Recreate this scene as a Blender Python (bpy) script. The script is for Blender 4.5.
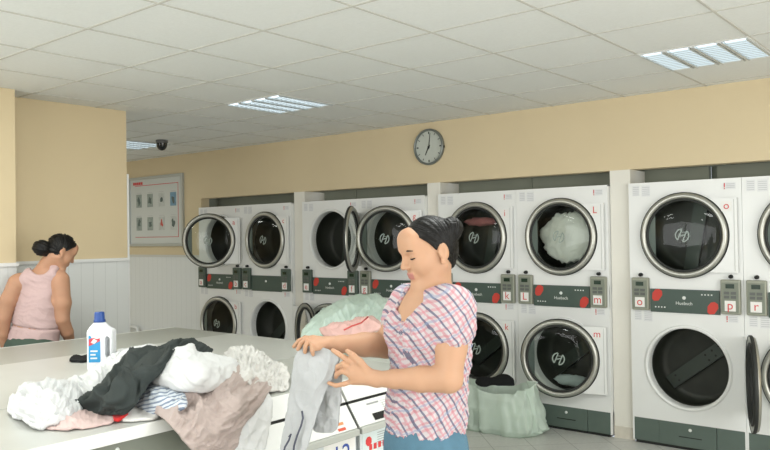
import bpy, bmesh, math, random
import numpy as np
from mathutils import Vector, Matrix
R = math.radians
SC = bpy.context.scene
COL = SC.collection
for o in list(bpy.data.objects):
    bpy.data.objects.remove(o)

# ------------------------------------------------------------------ camera
YAW, PITCH, ROLL, FPX = .6901, .0137, -.0146, 762.65
CAM = Vector((0, -5.6125, 1.5758))
_fw = Vector((-math.sin(YAW)*math.cos(PITCH), math.cos(YAW)*math.cos(PITCH), math.sin(PITCH)))
_r = Vector((math.cos(YAW), math.sin(YAW), 0)); _u = _r.cross(_fw)
_r2 = _r*math.cos(ROLL) + _u*math.sin(ROLL); _u2 = _u*math.cos(ROLL) - _r*math.sin(ROLL)
cam_data = bpy.data.cameras.new('camera')
cam_data.sensor_width = 36; cam_data.lens = FPX/770*36
cam_data.clip_start = .05
cam = bpy.data.objects.new('camera', cam_data); COL.objects.link(cam)
M = Matrix((_r2, _u2, -_fw)).transposed().to_4x4(); M.translation = CAM
cam.matrix_world = M
SC.camera = cam
# ------------------------------------------------------------------ light
SC.view_settings.view_transform = 'Standard'
SC.view_settings.look = 'None'
SC.view_settings.gamma = 1
SC.view_settings.use_curve_mapping = False
SC.view_settings.exposure = -0.10
world = bpy.data.worlds.new('sky'); SC.world = world; world.use_nodes = True
world.node_tree.nodes['Background'].inputs[0].default_value = (.85, .92, 1, 1)
world.node_tree.nodes['Background'].inputs[1].default_value = 1.0
def area(name, loc, rot, sx, sy, power, color=(1, 1, 1)):
    l = bpy.data.lights.new(name, 'AREA'); l.shape = 'RECTANGLE'; l.size = sx; l.size_y = sy
    l.energy = power; l.color = color
    o = bpy.data.objects.new(name, l); o.location = loc; o.rotation_euler = rot; COL.objects.link(o)
    return o
# daylight through the shop windows behind and to the right of the camera
area('daylight_front', (-3.2, -9.35, 1.5), (R(90), 0, 0), 6.5, 2.1, 215, (1, 1, .975))
area('daylight_side', (2.9, -4.5, 1.5), (R(90), 0, R(90)), 5.0, 2.1, 175, (1, 1, .975))

# ------------------------------------------------------------------ materials
def mat(name, col, rough=.6, metal=0, noise=0, nscale=20, bump=0, bscale=60, spec=.5, trans=0, emit=None, estr=0, coat=0, sub=0):
    m = bpy.data.materials.new(name); m.use_nodes = True
    nt = m.node_tree; b = nt.nodes['Principled BSDF']
    b.inputs['Base Color'].default_value = (*col, 1)
    b.inputs['Roughness'].default_value = rough
    b.inputs['Metallic'].default_value = metal
    b.inputs['Specular IOR Level'].default_value = spec
    b.inputs['Coat Weight'].default_value = coat
    if sub:
        b.inputs['Subsurface Weight'].default_value = sub
        b.inputs['Subsurface Radius'].default_value = (.012, .005, .003)
        b.inputs['Subsurface Scale'].default_value = 1
    if trans: b.inputs['Transmission Weight'].default_value = trans
    if emit:
        b.inputs['Emission Color'].default_value = (*emit, 1); b.inputs['Emission Strength'].default_value = estr
    tc = nt.nodes.new('ShaderNodeTexCoord')
    if noise:
        n = nt.nodes.new('ShaderNodeTexNoise'); n.inputs['Scale'].default_value = nscale; n.inputs['Detail'].default_value = 4
        nt.links.new(tc.outputs['Object'], n.inputs['Vector'])
        mr = nt.nodes.new('ShaderNodeMapRange'); mr.inputs[3].default_value = 1-noise; mr.inputs[4].default_value = 1+noise
        nt.links.new(n.outputs['Fac'], mr.inputs[0])
        v = nt.nodes.new('ShaderNodeVectorMath'); v.operation = 'SCALE'; v.inputs[0].default_value = col
        nt.links.new(mr.outputs[0], v.inputs['Scale']); nt.links.new(v.outputs[0], b.inputs['Base Color'])
    if bump:
        n = nt.nodes.new('ShaderNodeTexNoise'); n.inputs['Scale'].default_value = bscale; n.inputs['Detail'].default_value = 3
        nt.links.new(tc.outputs['Object'], n.inputs['Vector'])
        bp = nt.nodes.new('ShaderNodeBump'); bp.inputs['Strength'].default_value = bump; bp.inputs['Distance'].default_value = .01
        nt.links.new(n.outputs['Fac'], bp.inputs['Height']); nt.links.new(bp.outputs[0], b.inputs['Normal'])
    return m
def math_node(nt, op, a, b=None, c=None):
    n = nt.nodes.new('ShaderNodeMath'); n.operation = op
    for i, v in enumerate((a, b, c)):
        if v is None: continue
        if isinstance(v, (int, float)): n.inputs[i].default_value = v
        else: nt.links.new(v, n.inputs[i])
    return n.outputs[0]
def mix_col(nt, fac, a, b):
    n = nt.nodes.new('ShaderNodeMix'); n.data_type = 'RGBA'
    for s, v in ((0, fac), (6, a), (7, b)):
        if isinstance(v, (int, float)): n.inputs[s].default_value = v
        elif isinstance(v, tuple): n.inputs[s].default_value = (*v, 1)
        else: nt.links.new(v, n.inputs[s])
    return n.outputs[2]
def obj_xyz(nt):
    tc = nt.nodes.new('ShaderNodeTexCoord'); s = nt.nodes.new('ShaderNodeSeparateXYZ')
    nt.links.new(tc.outputs['Object'], s.inputs[0]); return s.outputs
def line_mask(nt, coord, period, width, off=0):
    t = math_node(nt, 'ADD', coord, off+1000*period)
    t = math_node(nt, 'MODULO', t, period)
    return math_node(nt, 'LESS_THAN', t, width)

MT = {}
MT['cream'] = mat('cream_wall_paint', (.66, .55, .36), .8, noise=.03, nscale=3, bump=.15, bscale=180)
MT['pillar'] = mat('pillar_paint', (.76, .74, .67), .6, noise=.03, nscale=5)
MT['body'] = mat('white_enamel', (.78, .79, .775), .32, noise=.01)
MT['bodyedge'] = mat('enamel_edge', (.55, .56, .54), .5)
MT['panel'] = mat('green_grey_panel', (.055, .085, .070), .45, noise=.06, nscale=30)
MT['kick'] = mat('kick_panel_paint', (.10, .135, .115), .45, noise=.06, nscale=20)
MT['dark'] = mat('near_black', (.008, .009, .008), .7)
MT['drum'] = mat('drum_steel', (.028, .031, .024), .5, metal=.3, noise=.25, nscale=9)
MT['baffle'] = mat('drum_baffle', (.05, .062, .052), .45, metal=.4)
MT['ring'] = mat('brushed_door_ring', (.46, .46, .42), .36, metal=.8)
MT['gasket'] = mat('rubber_gasket', (.02, .022, .02), .6)
MT['handleplate'] = mat('grey_door_plate', (.22, .26, .25), .4)
MT['emblem'] = mat('printed_emblem', (.32, .38, .34), .5)
MT['coinbox'] = mat('coin_box_metal', (.30, .31, .25), .45, metal=.2)
MT['coindark'] = mat('coin_box_green', (.07, .10, .08), .45)
MT['coinface'] = mat('coin_box_inset', (.20, .22, .175), .5)
MT['display'] = mat('display_window', (.01, .03, .015), .2)
MT['button'] = mat('push_button', (.10, .11, .10), .4)
MT['label'] = mat('white_label', (.80, .79, .76), .6)
MT['faint'] = mat('faint_print', (.52, .53, .54), .6)
MT['redink'] = mat('red_ink', (.62, .05, .05), .6)
MT['redpatch'] = mat('red_patch', (.55, .045, .03), .5)
MT['whiteink'] = mat('white_ink', (.75, .77, .74), .6)
MT['blueink'] = mat('blue_ink', (.03, .08, .35), .6)
MT['chrome'] = mat('chrome', (.75, .76, .76), .12, metal=1)

def glass_mat(name, tint, gloss=.9):
    m = bpy.data.materials.new(name); m.use_nodes = True; nt = m.node_tree; nt.nodes.clear()
    out = nt.nodes.new('ShaderNodeOutputMaterial'); t = nt.nodes.new('ShaderNodeBsdfTransparent'); t.inputs[0].default_value = (*tint, 1)
    g = nt.nodes.new('ShaderNodeBsdfGlossy'); g.inputs['Roughness'].default_value = .03; g.inputs[0].default_value = (gloss, gloss, gloss, 1)
    f = nt.nodes.new('ShaderNodeFresnel'); f.inputs[0].default_value = 1.30
    mx = nt.nodes.new('ShaderNodeMixShader')
    nt.links.new(f.outputs[0], mx.inputs[0]); nt.links.new(t.outputs[0], mx.inputs[1]); nt.links.new(g.outputs[0], mx.inputs[2])
    nt.links.new(mx.outputs[0], out.inputs[0])
    return m
MT['glass'] = glass_mat('door_glass', (.78, .82, .79))
def emis(name, col, s):
    m = bpy.data.materials.new(name); m.use_nodes = True; nt = m.node_tree; nt.nodes.clear()
    out = nt.nodes.new('ShaderNodeOutputMaterial'); e = nt.nodes.new('ShaderNodeEmission')
    e.inputs[0].default_value = (*col, 1); e.inputs[1].default_value = s; nt.links.new(e.outputs[0], out.inputs[0]); return m
MT['tube'] = emis('fluorescent_tube', (.82, .94, 1), 1.9)

def mesh_obj(name, verts, faces, m, parent=None, smooth=False, mats=None, midx=None):
    me = bpy.data.meshes.new(name)
    me.from_pydata([tuple(v) for v in verts], [], [tuple(int(i) for i in f) for f in faces])
    me.validate(); me.update()
    for mm in (mats or [m]): me.materials.append(mm)
    if midx is not None: me.polygons.foreach_set('material_index', np.array(midx, dtype=np.int32))
    if smooth: me.polygons.foreach_set('use_smooth', np.ones(len(me.polygons), dtype=bool))
    o = bpy.data.objects.new(name, me); COL.objects.link(o)
    if parent: o.parent = parent
    return o
class MB:
    """collects shapes into one mesh"""
    def __init__(s): s.v = []; s.f = []; s.sm = []
    def add(s, v, f, sm=False):
        n = len(s.v); s.v += [Vector(p) for p in v]; s.f += [[i+n for i in q] for q in f]; s.sm += [sm]*len(f); return s
    def box(s, x0, x1, y0, y1, z0, z1, bev=0):
        if bev:
            bm = bmesh.new(); bmesh.ops.create_cube(bm, size=1)
            for v in bm.verts:
                v.co = Vector(((x0+x1)/2+v.co.x*(x1-x0), (y0+y1)/2+v.co.y*(y1-y0), (z0+z1)/2+v.co.z*(z1-z0)))
            bmesh.ops.bevel(bm, geom=list(bm.edges), offset=bev, segments=2, affect='EDGES', profile=.5)
            bm.verts.index_update()
            s.add([v.co.copy() for v in bm.verts], [[v.index for v in f.verts] for f in bm.faces]); bm.free(); return s
        v = [(x, y, z) for x in (x0, x1) for y in (y0, y1) for z in (z0, z1)]
        return s.add(v, [(0, 1, 3, 2), (4, 6, 7, 5), (0, 4, 5, 1), (2, 3, 7, 6), (0, 2, 6, 4), (1, 5, 7, 3)])
    def quad(s, *p): return s.add(p, [(0, 1, 2, 3)])
    def tube(s, pts, r, n=10, cap=True):
        pts = [Vector(p) for p in pts]; rr = r if isinstance(r, (list, tuple)) else [r]*len(pts)
        vs = []; fs = []; prev = None
        for i, p in enumerate(pts):
            d = (pts[min(i+1, len(pts)-1)]-pts[max(i-1, 0)]).normalized()
            a = d.orthogonal().normalized() if prev is None else (prev - d*prev.dot(d)).normalized()
            prev = a; b = d.cross(a)
            for k in range(n):
                t = 2*math.pi*k/n; vs.append(p+(a*math.cos(t)+b*math.sin(t))*rr[i])
        for i in range(len(pts)-1):
            for k in range(n):
                k2 = (k+1) % n; fs.append((i*n+k, i*n+k2, (i+1)*n+k2, (i+1)*n+k))
        if cap: fs += [tuple(range(n))[::-1], tuple(range((len(pts)-1)*n, len(pts)*n))]
        return s.add(vs, fs, True)
    def lathe(s, prof, c=(0, 0, 0), n=48, axis='y', closed=False, a0=0, a1=2*math.pi):
        """prof: list of (radius, offset along axis)"""
        full = abs(a1-a0-2*math.pi) < 1e-6; vs = []; fs = []; N = n if full else n+1; c = Vector(c); P = len(prof)
        for k in range(N):
            t = a0+(a1-a0)*k/n; ct, st = math.cos(t), math.sin(t)
            for r, h in prof:
                v = Vector((r*ct, h, r*st)) if axis == 'y' else (Vector((r*ct, r*st, h)) if axis == 'z' else Vector((h, r*ct, r*st)))
                vs.append(c+v)
        for k in range(n):
            k2 = (k+1) % N
            for j in range(P if closed else P-1):
                j2 = (j+1) % P; fs.append((k*P+j, k2*P+j, k2*P+j2, k*P+j2))
        return s.add(vs, fs, True)
    def disc(s, c, r, n=40, axis='y'):
        c = Vector(c); vs = []
        for k in range(n):
            t = 2*math.pi*k/n; a, b = r*math.cos(t), r*math.sin(t)
            vs.append(c+(Vector((a, 0, b)) if axis == 'y' else Vector((a, b, 0)) if axis == 'z' else Vector((0, a, b))))
        return s.add(vs, [tuple(range(n))])
    def xform(s, mtx):
        s.v = [mtx @ v for v in s.v]; return s
    def build(s, name, m, parent=None):
        o = mesh_obj(name, s.v, s.f, m, parent)
        o.data.polygons.foreach_set('use_smooth', np.array(s.sm, dtype=bool)) if len(s.sm) == len(o.data.polygons) else None
        return o
def empty(name, loc=(0, 0, 0), rz=0, parent=None):
    o = bpy.data.objects.new(name, None); COL.objects.link(o); o.location = loc; o.rotation_euler = (0, 0, rz)
    o.empty_display_size = .1
    if parent: o.parent = parent
    return o
def tag(o, label=None, cat=None, group=None, kind=None):
    if label: o['label'] = label
    if cat: o['category'] = cat
    if group: o['group'] = group
    if kind: o['kind'] = kind
    return o
def struct(o): o['kind'] = 'structure'; return o
_tc = {}
def text_geo(s, size):
    k = (s, size)
    if k not in _tc:
        c = bpy.data.curves.new('t', 'FONT'); c.body = s; c.size = size; c.align_x = 'CENTER'; c.align_y = 'CENTER'; c.resolution_u = 3
        o = bpy.data.objects.new('t', c); COL.objects.link(o); bpy.context.view_layer.update()
        me = bpy.data.meshes.new_from_object(o.evaluated_get(bpy.context.evaluated_depsgraph_get()))
        _tc[k] = ([v.co.copy() for v in me.vertices], [list(p.vertices) for p in me.polygons])
        bpy.data.objects.remove(o); bpy.data.meshes.remove(me); bpy.data.curves.remove(c)
    return _tc[k]
def text_front(mb, s, size, x, y, z):      # writing on a face that looks toward -Y
    v, f = text_geo(s, size)
    return mb.add([(p.x+x, y, p.y+z) for p in v], f)
# ------------------------------------------------------------------ implicit surface modelling (smoothly blended solids -> one mesh)
class Field:
    def __init__(s, lo, hi, h):
        s.lo = np.array(lo, float); s.h = h; s.n = (np.ceil((np.array(hi)-s.lo)/h)).astype(int)+1
        s.F = np.full(s.n, 9.0, np.float32)
    def _sub(s, a, b, pad):
        i0 = np.clip(((np.minimum(a, b)-pad-s.lo)/s.h).astype(int), 0, s.n-1); i1 = np.clip(((np.maximum(a, b)+pad-s.lo)/s.h).astype(int)+2, 1, s.n)
        if np.any(i1 <= i0): return None, None
        sl = tuple(slice(i0[k], i1[k]) for k in range(3))
        ax = [s.lo[k]+s.h*np.arange(i0[k], i1[k]) for k in range(3)]
        P = np.stack(np.meshgrid(*ax, indexing='ij'), -1)
        return sl, P
    def _mix(s, sl, d, k, op):
        A = s.F[sl]
        if op == 'add':
            if k > 0: hh = np.clip(.5+.5*(A-d)/k, 0, 1); s.F[sl] = A*(1-hh)+d*hh-k*hh*(1-hh)
            else: s.F[sl] = np.minimum(A, d)
        else:
            d = -d
            if k > 0: hh = np.clip(.5-.5*(A-d)/k, 0, 1); s.F[sl] = A*(1-hh)+d*hh+k*hh*(1-hh)
            else: s.F[sl] = np.maximum(A, d)
    def ell(s, c, r, k=.02, rot=None, op='add'):
        c = np.array(c, float); r = np.array(r, float); m = r.max(); sl, P = s._sub(c, c, m+k+3*s.h)
        if sl is None: return
        q = P-c
        if rot is not None: q = q @ np.array(rot, float).T      # rows of rot = axes
        k0 = np.linalg.norm(q/r, axis=-1); k1 = np.linalg.norm(q/(r*r), axis=-1)+1e-9
        s._mix(sl, (k0*(k0-1)/k1).astype(np.float32), k, op)
    def cap(s, a, b, ra, rb, k=.02, op='add'):
        a = np.array(a, float); b = np.array(b, float); sl, P = s._sub(a, b, max(ra, rb)+k+3*s.h)
        if sl is None: return
        ab = b-a; t = np.clip(((P-a)@ab)/(ab@ab+1e-12), 0, 1)
        d = np.linalg.norm(P-a-t[..., None]*ab, axis=-1)-(ra+(rb-ra)*t); s._mix(sl, d.astype(np.float32), k, op)
    def chain(s, pts, rs, k=.004):
        for i in range(len(pts)-1): s.cap(pts[i], pts[i+1], rs[i], rs[i+1], k)
    def cut_below(s, z):
        zz = s.lo[2]+s.h*np.arange(s.n[2]); s.F = np.maximum(s.F, (z-zz)[None, None, :].astype(np.float32))
    def mesh(s):
        F = s.F; n = F.shape; ins = F < 0
        c = ins[:-1, :-1, :-1].astype(np.int8)
        tot = np.zeros([m-1 for m in n], np.int8)
        for dx in (0, 1):
            for dy in (0, 1):
                for dz in (0, 1): tot += ins[dx:n[0]-1+dx, dy:n[1]-1+dy, dz:n[2]-1+dz]
        act = (tot > 0) & (tot < 8); idx = -np.ones(act.shape, np.int64); cells = np.argwhere(act); idx[act] = np.arange(len(cells))
        acc = np.zeros((len(cells), 3)); cnt = np.zeros(len(cells))
        for ax in range(3):
            o1, o2 = [k for k in range(3) if k != ax]
            for u in (0, 1):
                for v in (0, 1):
                    p = cells.copy(); p[:, o1] += u; p[:, o2] += v; q = p.copy(); q[:, ax] += 1
                    fa = F[tuple(p.T)]; fb = F[tuple(q.T)]; m = (fa < 0) != (fb < 0); t = np.where(m, fa/(fa-fb+1e-12), 0)
                    pos = p.astype(float); pos[:, ax] += t; acc[m] += pos[m]; cnt[m] += 1
        V = s.lo+s.h*(acc/cnt[:, None]); Q = []
        for ax in range(3):
            o1, o2 = [(1, 2), (2, 0), (0, 1)][ax]
            a = [slice(None)]*3; b = [slice(None)]*3; a[ax] = slice(0, -1); b[ax] = slice(1, None)
            A, B = ins[tuple(a)], ins[tuple(b)]; e = np.argwhere(A != B)
            e = e[(e[:, o1] > 0) & (e[:, o2] > 0) & (e[:, o1] < n[o1]-1) & (e[:, o2] < n[o2]-1)]
            flip = A[tuple(e.T)]
            def cell(du, dv):
                q = e.copy(); q[:, o1] -= du; q[:, o2] -= dv; return idx[tuple(q.T)]
            q = np.stack([cell(1, 1), cell(0, 1), cell(0, 0), cell(1, 0)], 1); q[~flip] = q[~flip][:, ::-1]; Q.append(q)
        return V, np.concatenate(Q)
def np_obj(name, V, Q, mats, parent=None, midx=None, smooth=True):
    me = bpy.data.meshes.new(name); me.vertices.add(len(V)); me.vertices.foreach_set('co', np.asarray(V, np.float32).ravel())
    k = Q.shape[1]; me.loops.add(len(Q)*k); me.loops.foreach_set('vertex_index', Q.astype(np.int32).ravel())
    me.polygons.add(len(Q)); me.polygons.foreach_set('loop_start', np.arange(0, len(Q)*k, k, dtype=np.int32))
    for m in mats: me.materials.append(m)
    if midx is not None: me.polygons.foreach_set('material_index', np.asarray(midx, np.int32))
    me.polygons.foreach_set('use_smooth', np.full(len(Q), smooth)); me.update(calc_edges=True)
    o = bpy.data.objects.new(name, me); COL.objects.link(o)
    if parent: o.parent = parent
    return o
# coherent noise
_rs = np.random.RandomState(7); _G = _rs.rand(64, 64, 64).astype(np.float32)*2-1
def vnoise(x, y, z=0):
    x, y, z = np.broadcast_arrays(np.asarray(x, float), y, z)
    xi, yi, zi = np.floor(x).astype(int), np.floor(y).astype(int), np.floor(z).astype(int)
    f = lambda t: t*t*t*(t*(6*t-15)+10)
    u, v, w = f(x-xi), f(y-yi), f(z-zi); g = lambda a, b, c: _G[(xi+a) & 63, (yi+b) & 63, (zi+c) & 63]
    l = lambda a, b, t: a+(b-a)*t
    return l(l(l(g(0, 0, 0), g(1, 0, 0), u), l(g(0, 1, 0), g(1, 1, 0), u), v), l(l(g(0, 0, 1), g(1, 0, 1), u), l(g(0, 1, 1), g(1, 1, 1), u), v), w)
def ridged(x, y, z=0): return (1-np.abs(vnoise(x, y, z))*2.0)
def folds(x, y, ang, seed, s1=1.0, s2=.3, warp=.6, fine=1.0):
    """elongated cloth folds running along ang"""
    c, s = math.cos(ang), math.sin(ang); u = x*c+y*s; v = -x*s+y*c
    wx = vnoise(u*.5+seed, v*.5, seed*.37)*warp; 
    w2 = vnoise(u*.9+seed*2, v*.9, seed)*warp*.8
    sh = lambda r: np.sign(r)*np.abs(r)**1.35
    return .55*sh(ridged(v*s1+wx+seed*3, u*s2+seed, seed))+.32*sh(ridged(v*s1*2.0+w2*2, u*s2*2.4-seed, seed+9))+fine*.20*sh(ridged(u*s1*1.7-w2*2, v*s2*3.5+seed, seed+21))+fine*.14*ridged(v*s1*4.3+w2*4, u*s2*5+seed, seed+31)
def view_point(px, py, d):
    """world point seen at photo position (px, py), d metres ahead of the camera"""
    v = _fw + _r2*((px-385)/FPX) - _u2*((py-225)/FPX); return CAM+v*d
def view_plane(px, py, ax, val):
    v = _fw + _r2*((px-385)/FPX) - _u2*((py-225)/FPX); return CAM+v*((val-CAM[ax])/v[ax])
def inpoly(px, py, poly):
    r = np.zeros(px.shape, bool); n = len(poly)
    for i in range(n):
        x0, y0 = poly[i][:2]; x1, y1 = poly[(i+1) % n][:2]
        if y0 == y1: continue
        c = ((y0 > py) != (y1 > py)) & (px < (x1-x0)*(py-y0)/(y1-y0)+x0); r ^= c
    return r
def edge_dist(px, py, poly):
    d = np.full(px.shape, 1e9); n = len(poly)
    for i in range(n):
        a = np.array(poly[i][:2], float); b = np.array(poly[(i+1) % n][:2], float); ab = b-a
        t = np.clip(((px-a[0])*ab[0]+(py-a[1])*ab[1])/(ab@ab+1e-9), 0, 1); d = np.minimum(d, np.hypot(px-a[0]-t*ab[0], py-a[1]-t*ab[1]))
    return d
def garment(name, m, outline, inner=(), step=.9, amp=.012, ang=0, seed=1, fs=.09, fs2=.03, thick=.006, puff=.0, parent=None, fine=1.0, floor_z=.953, edge_x=-2.262, jag=1.5, warp=.6, mats=None, pick=None):
    """A crumpled cloth: rim points and inner points are 3-D (given as photo x, y and one known world coordinate);
    the sheet is spread smoothly between them, folded along its normal, and closed with a back face (real thickness)."""
    def P3(c):
        m_, v_ = c[2], c[3]
        return view_point(c[0], c[1], v_) if m_ == 'd' else view_plane(c[0], c[1], {'x': 0, 'y': 1, 'z': 2}[m_], v_)
    ctl = [c for c in outline if len(c) == 4]+list(inner); C2 = np.array([c[:2] for c in ctl], float); C3 = np.array([P3(c) for c in ctl])
    # thin plate spline of the three coordinates over the cloth's own parameter plane
    n = len(ctl); sc = 40.; X = C2/sc
    r2 = ((X[:, None]-X[None])**2).sum(-1); K = np.where(r2 > 0, .5*r2*np.log(r2+1e-12), 0)+np.eye(n)*.02
    A = np.zeros((n+3, n+3)); A[:n, :n] = K; A[:n, n] = 1; A[:n, n+1:] = X; A[n, :n] = 1; A[n+1:, :n] = X.T
    W = np.linalg.solve(A, np.vstack([C3, np.zeros((3, 3))]))
    def ev(x, y):
        Q = np.stack([x, y], 1)/sc; r2 = ((Q[:, None]-X[None])**2).sum(-1); K = np.where(r2 > 0, .5*r2*np.log(r2+1e-12), 0)
        return K@W[:n]+W[n]+Q@W[n+1:]
    # smooth rim
    poly = [np.array(c[:2], float) for c in outline]
    for _ in range(2):
        q = []
        for i in range(len(poly)): a, b = poly[i], poly[(i+1) % len(poly)]; q += [a*.75+b*.25, a*.25+b*.75]
        poly = q
    pa = np.array(poly); x0, y0 = pa.min(0)-3; x1, y1 = pa.max(0)+3
    gx = np.arange(x0, x1, step); gy = np.arange(y0, y1, step); GXX, GYY = np.meshgrid(gx, gy, indexing='ij')
    jx = vnoise(GXX*.12+seed, GYY*.12, seed)*jag+vnoise(GXX*.35, GYY*.35+seed, seed)*jag*.4; jy = vnoise(GXX*.12+40, GYY*.12+seed, seed)*jag
    ins = inpoly(GXX+jx, GYY+jy, poly); ed = edge_dist(GXX+jx, GYY+jy, poly)
    cell = ins[:-1, :-1] & ins[1:, :-1] & ins[:-1, 1:] & ins[1:, 1:]
    use = np.zeros(ins.shape, bool); use[:-1, :-1] |= cell; use[1:, :-1] |= cell; use[:-1, 1:] |= cell; use[1:, 1:] |= cell
    idx = -np.ones(ins.shape, np.int64); N = use.sum(); idx[use] = np.arange(N)
    cc = np.zeros(ins.shape, int); cc[:-1, :-1] += cell; cc[1:, :-1] += cell; cc[:-1, 1:] += cell; cc[1:, 1:] += cell
    x = GXX[use]; y = GYY[use]; rim = cc[use] < 4; qx = (GXX+jx)[use][rim]; qy = (GYY+jy)[use][rim]; bd = np.full(qx.shape, 1e9); nxp = qx.copy(); nyp = qy.copy()
    for i_ in range(len(poly)):     # rim vertices sit exactly on the outline
        a_ = poly[i_]; ab = poly[(i_+1) % len(poly)]-a_; t_ = np.clip(((qx-a_[0])*ab[0]+(qy-a_[1])*ab[1])/(ab@ab+1e-9), 0, 1); ux = a_[0]+t_*ab[0]; uy = a_[1]+t_*ab[1]; dd = np.hypot(qx-ux, qy-uy); b_ = dd < bd
        bd[b_] = dd[b_]; nxp[b_] = ux[b_]; nyp[b_] = uy[b_]
    x[rim] += nxp-qx; y[rim] += nyp-qy; V = ev(x, y); e = 1.0
    dx = ev(x+e, y)-V; dy = ev(x, y+e)-V; Nn = np.cross(dy, dx); Nn /= np.linalg.norm(Nn, axis=1)[:, None]+1e-12
    tocam = np.array(CAM)-V; Nn *= np.sign((Nn*tocam).sum(1))[:, None]
    prof = 1-np.exp(-ed[use]/4.0)
    f = folds(x*fs, y*fs, ang, seed, 1.0, fs2/fs if fs else .3, warp, fine)
    V2 = V+Nn*((f-.35)*amp*prof+puff*(1-np.exp(-ed[use]/9.0))+thick)[:, None]
    B = V-Nn*(thick*.5)
    for U in (V2, B):
        on_top = U[:, 0] < edge_x; U[:, 2] = np.where(on_top, np.maximum(U[:, 2], floor_z+(0.001 if U is V2 else 0)), U[:, 2])
    i, j = np.nonzero(cell); a, b, c, d = idx[i, j], idx[i+1, j], idx[i+1, j+1], idx[i, j+1]
    top = np.stack([a, b, c, d], 1); bot = top[:, ::-1]+N
    es = {}
    E = np.concatenate([top[:, [0, 1]], top[:, [1, 2]], top[:, [2, 3]], top[:, [3, 0]]]); key = set(map(tuple, E.tolist()))
    side = np.array([(p, q) for p, q in key if (q, p) not in key])
    sd = np.stack([side[:, 1], side[:, 0], side[:, 0]+N, side[:, 1]+N], 1)
    Q = np.concatenate([top, bot, sd]); VV = np.concatenate([V2, B]); mi = None
    if pick is not None: mi = pick(np.concatenate([x, x])[Q[:, 0]], np.concatenate([y, y])[Q[:, 0]])
    o = np_obj(name, VV, Q, mats or [m], parent, mi)
    at_ = o.data.attributes.new('weave', 'FLOAT2', 'POINT'); at_.data.foreach_set('vector', (np.stack([np.concatenate([x, x]), np.concatenate([y, y])], 1)/100).astype(np.float32).ravel())
    return o
# ------------------------------------------------------------------ room shell
ZC = 2.6076
XL, XR, YB = -10.5, 3.0, -9.2
# dryer column left edges
DW = .8
DX = {'A': -7.519, 'B': -6.719, 'C': -5.757, 'D': -4.957, 'E': -4.008, 'F': -3.208, 'G': -2.244, 'H': -1.444}
PIERS = [(-5.919, -5.757), (-4.157, -4.008), (-2.408, -2.244), (-.644, -.48)]
# floor: diagonal pale tiles
fm = mat('pale_floor_tile', (.60, .60, .57), .35)
nt = fm.node_tree; x, y, z = obj_xyz(nt)
s1 = math_node(nt, 'MULTIPLY', math_node(nt, 'ADD', x, y), .70711); s2 = math_node(nt, 'MULTIPLY', math_node(nt, 'SUBTRACT', x, y), .70711)
g = math_node(nt, 'MAXIMUM', line_mask(nt, s1, .3, .006, 2.67), line_mask(nt, s2, .3, .006, .1))
n = nt.nodes.new('ShaderNodeTexNoise'); n.inputs['Scale'].default_value = 45; n.inputs['Detail'].default_value = 6
nt.links.new(nt.nodes['Texture Coordinate'].outputs['Object'], n.inputs['Vector'])
c = mix_col(nt, n.outputs['Fac'], (.50, .50, .47), (.70, .70, .67))
c = mix_col(nt, g, c, (.36, .36, .34)); nt.links.new(c, nt.nodes['Principled BSDF'].inputs['Base Color'])
struct(MB().box(XL, XR, YB-.1, .04, -.1, 0).build('floor', fm))
# ceiling tiles
cm = mat('mineral_ceiling_tile', (.58, .58, .55), .9)
nt = cm.node_tree; tc = nt.nodes['Texture Coordinate']
n = nt.nodes.new('ShaderNodeTexNoise'); n.inputs['Scale'].default_value = 70; n.inputs['Detail'].default_value = 4; nt.links.new(tc.outputs['Object'], n.inputs['Vector'])
c = mix_col(nt, n.outputs['Fac'], (.76, .775, .755), (.86, .875, .855))
w = nt.nodes.new('ShaderNodeTexVoronoi'); w.inputs['Scale'].default_value = 1.6667; w.feature = 'F1'
mp = nt.nodes.new('ShaderNodeTexNoise'); mp.inputs['Scale'].default_value = .9; nt.links.new(tc.outputs['Object'], mp.inputs['Vector'])
c2 = mix_col(nt, math_node(nt, 'MULTIPLY', mp.outputs['Fac'], .25), c, (.68, .69, .67))
nt.links.new(c2, nt.nodes['Principled BSDF'].inputs['Base Color'])
struct(MB().box(XL, XR, YB-.1, .2, ZC, ZC+.1).build('ceiling', cm))
GX0, GY0 = -1.67, -.67
tb = MB(); gm = mat('ceiling_grid_paint', (.56, .55, .50), .6)
k = -8
while GX0-.6*k > XL:
    X = GX0-.6*k; k += 1
    if X < XR: tb.box(X-.006, X+.006, YB, .04, ZC-.004, ZC-.0005)
k = -2
while GY0-.6*k > YB:
    Y = GY0-.6*k; k += 1
    if Y < .04: tb.box(XL, XR, Y-.006, Y+.006, ZC-.0045, ZC-.0005)
struct(tb.build('trim_1', gm))
# dryer wall: lintel above, piers between, solid at both ends
wb = MB(); YW = .04
wb.box(XL, XR, YW, YW+.12, 2.05, ZC)
wb.box(XL, DX['A']-.005, YW, YW+.12, 1.36, 2.05)
wb.box(-.48, XR, YW, YW+.12, 0, 2.05)
struct(wb.build('wall_back', MT['cream']))
pb = MB()
for a, b in PIERS: pb.box(a+.002, b-.002, YW, YW+.3, 0, 2.05)
struct(pb.build('trim_2', MT['pillar']))
# plinth tiles at the foot of the piers
q = MB()
for a, b in PIERS: q.box(a+.004, b-.004, YW-.008, YW, 0, .09)
struct(q.build('baseboard_back', mat('pier_foot_tile', (.62, .58, .50), .5, noise=.08, nscale=30)))
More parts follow.
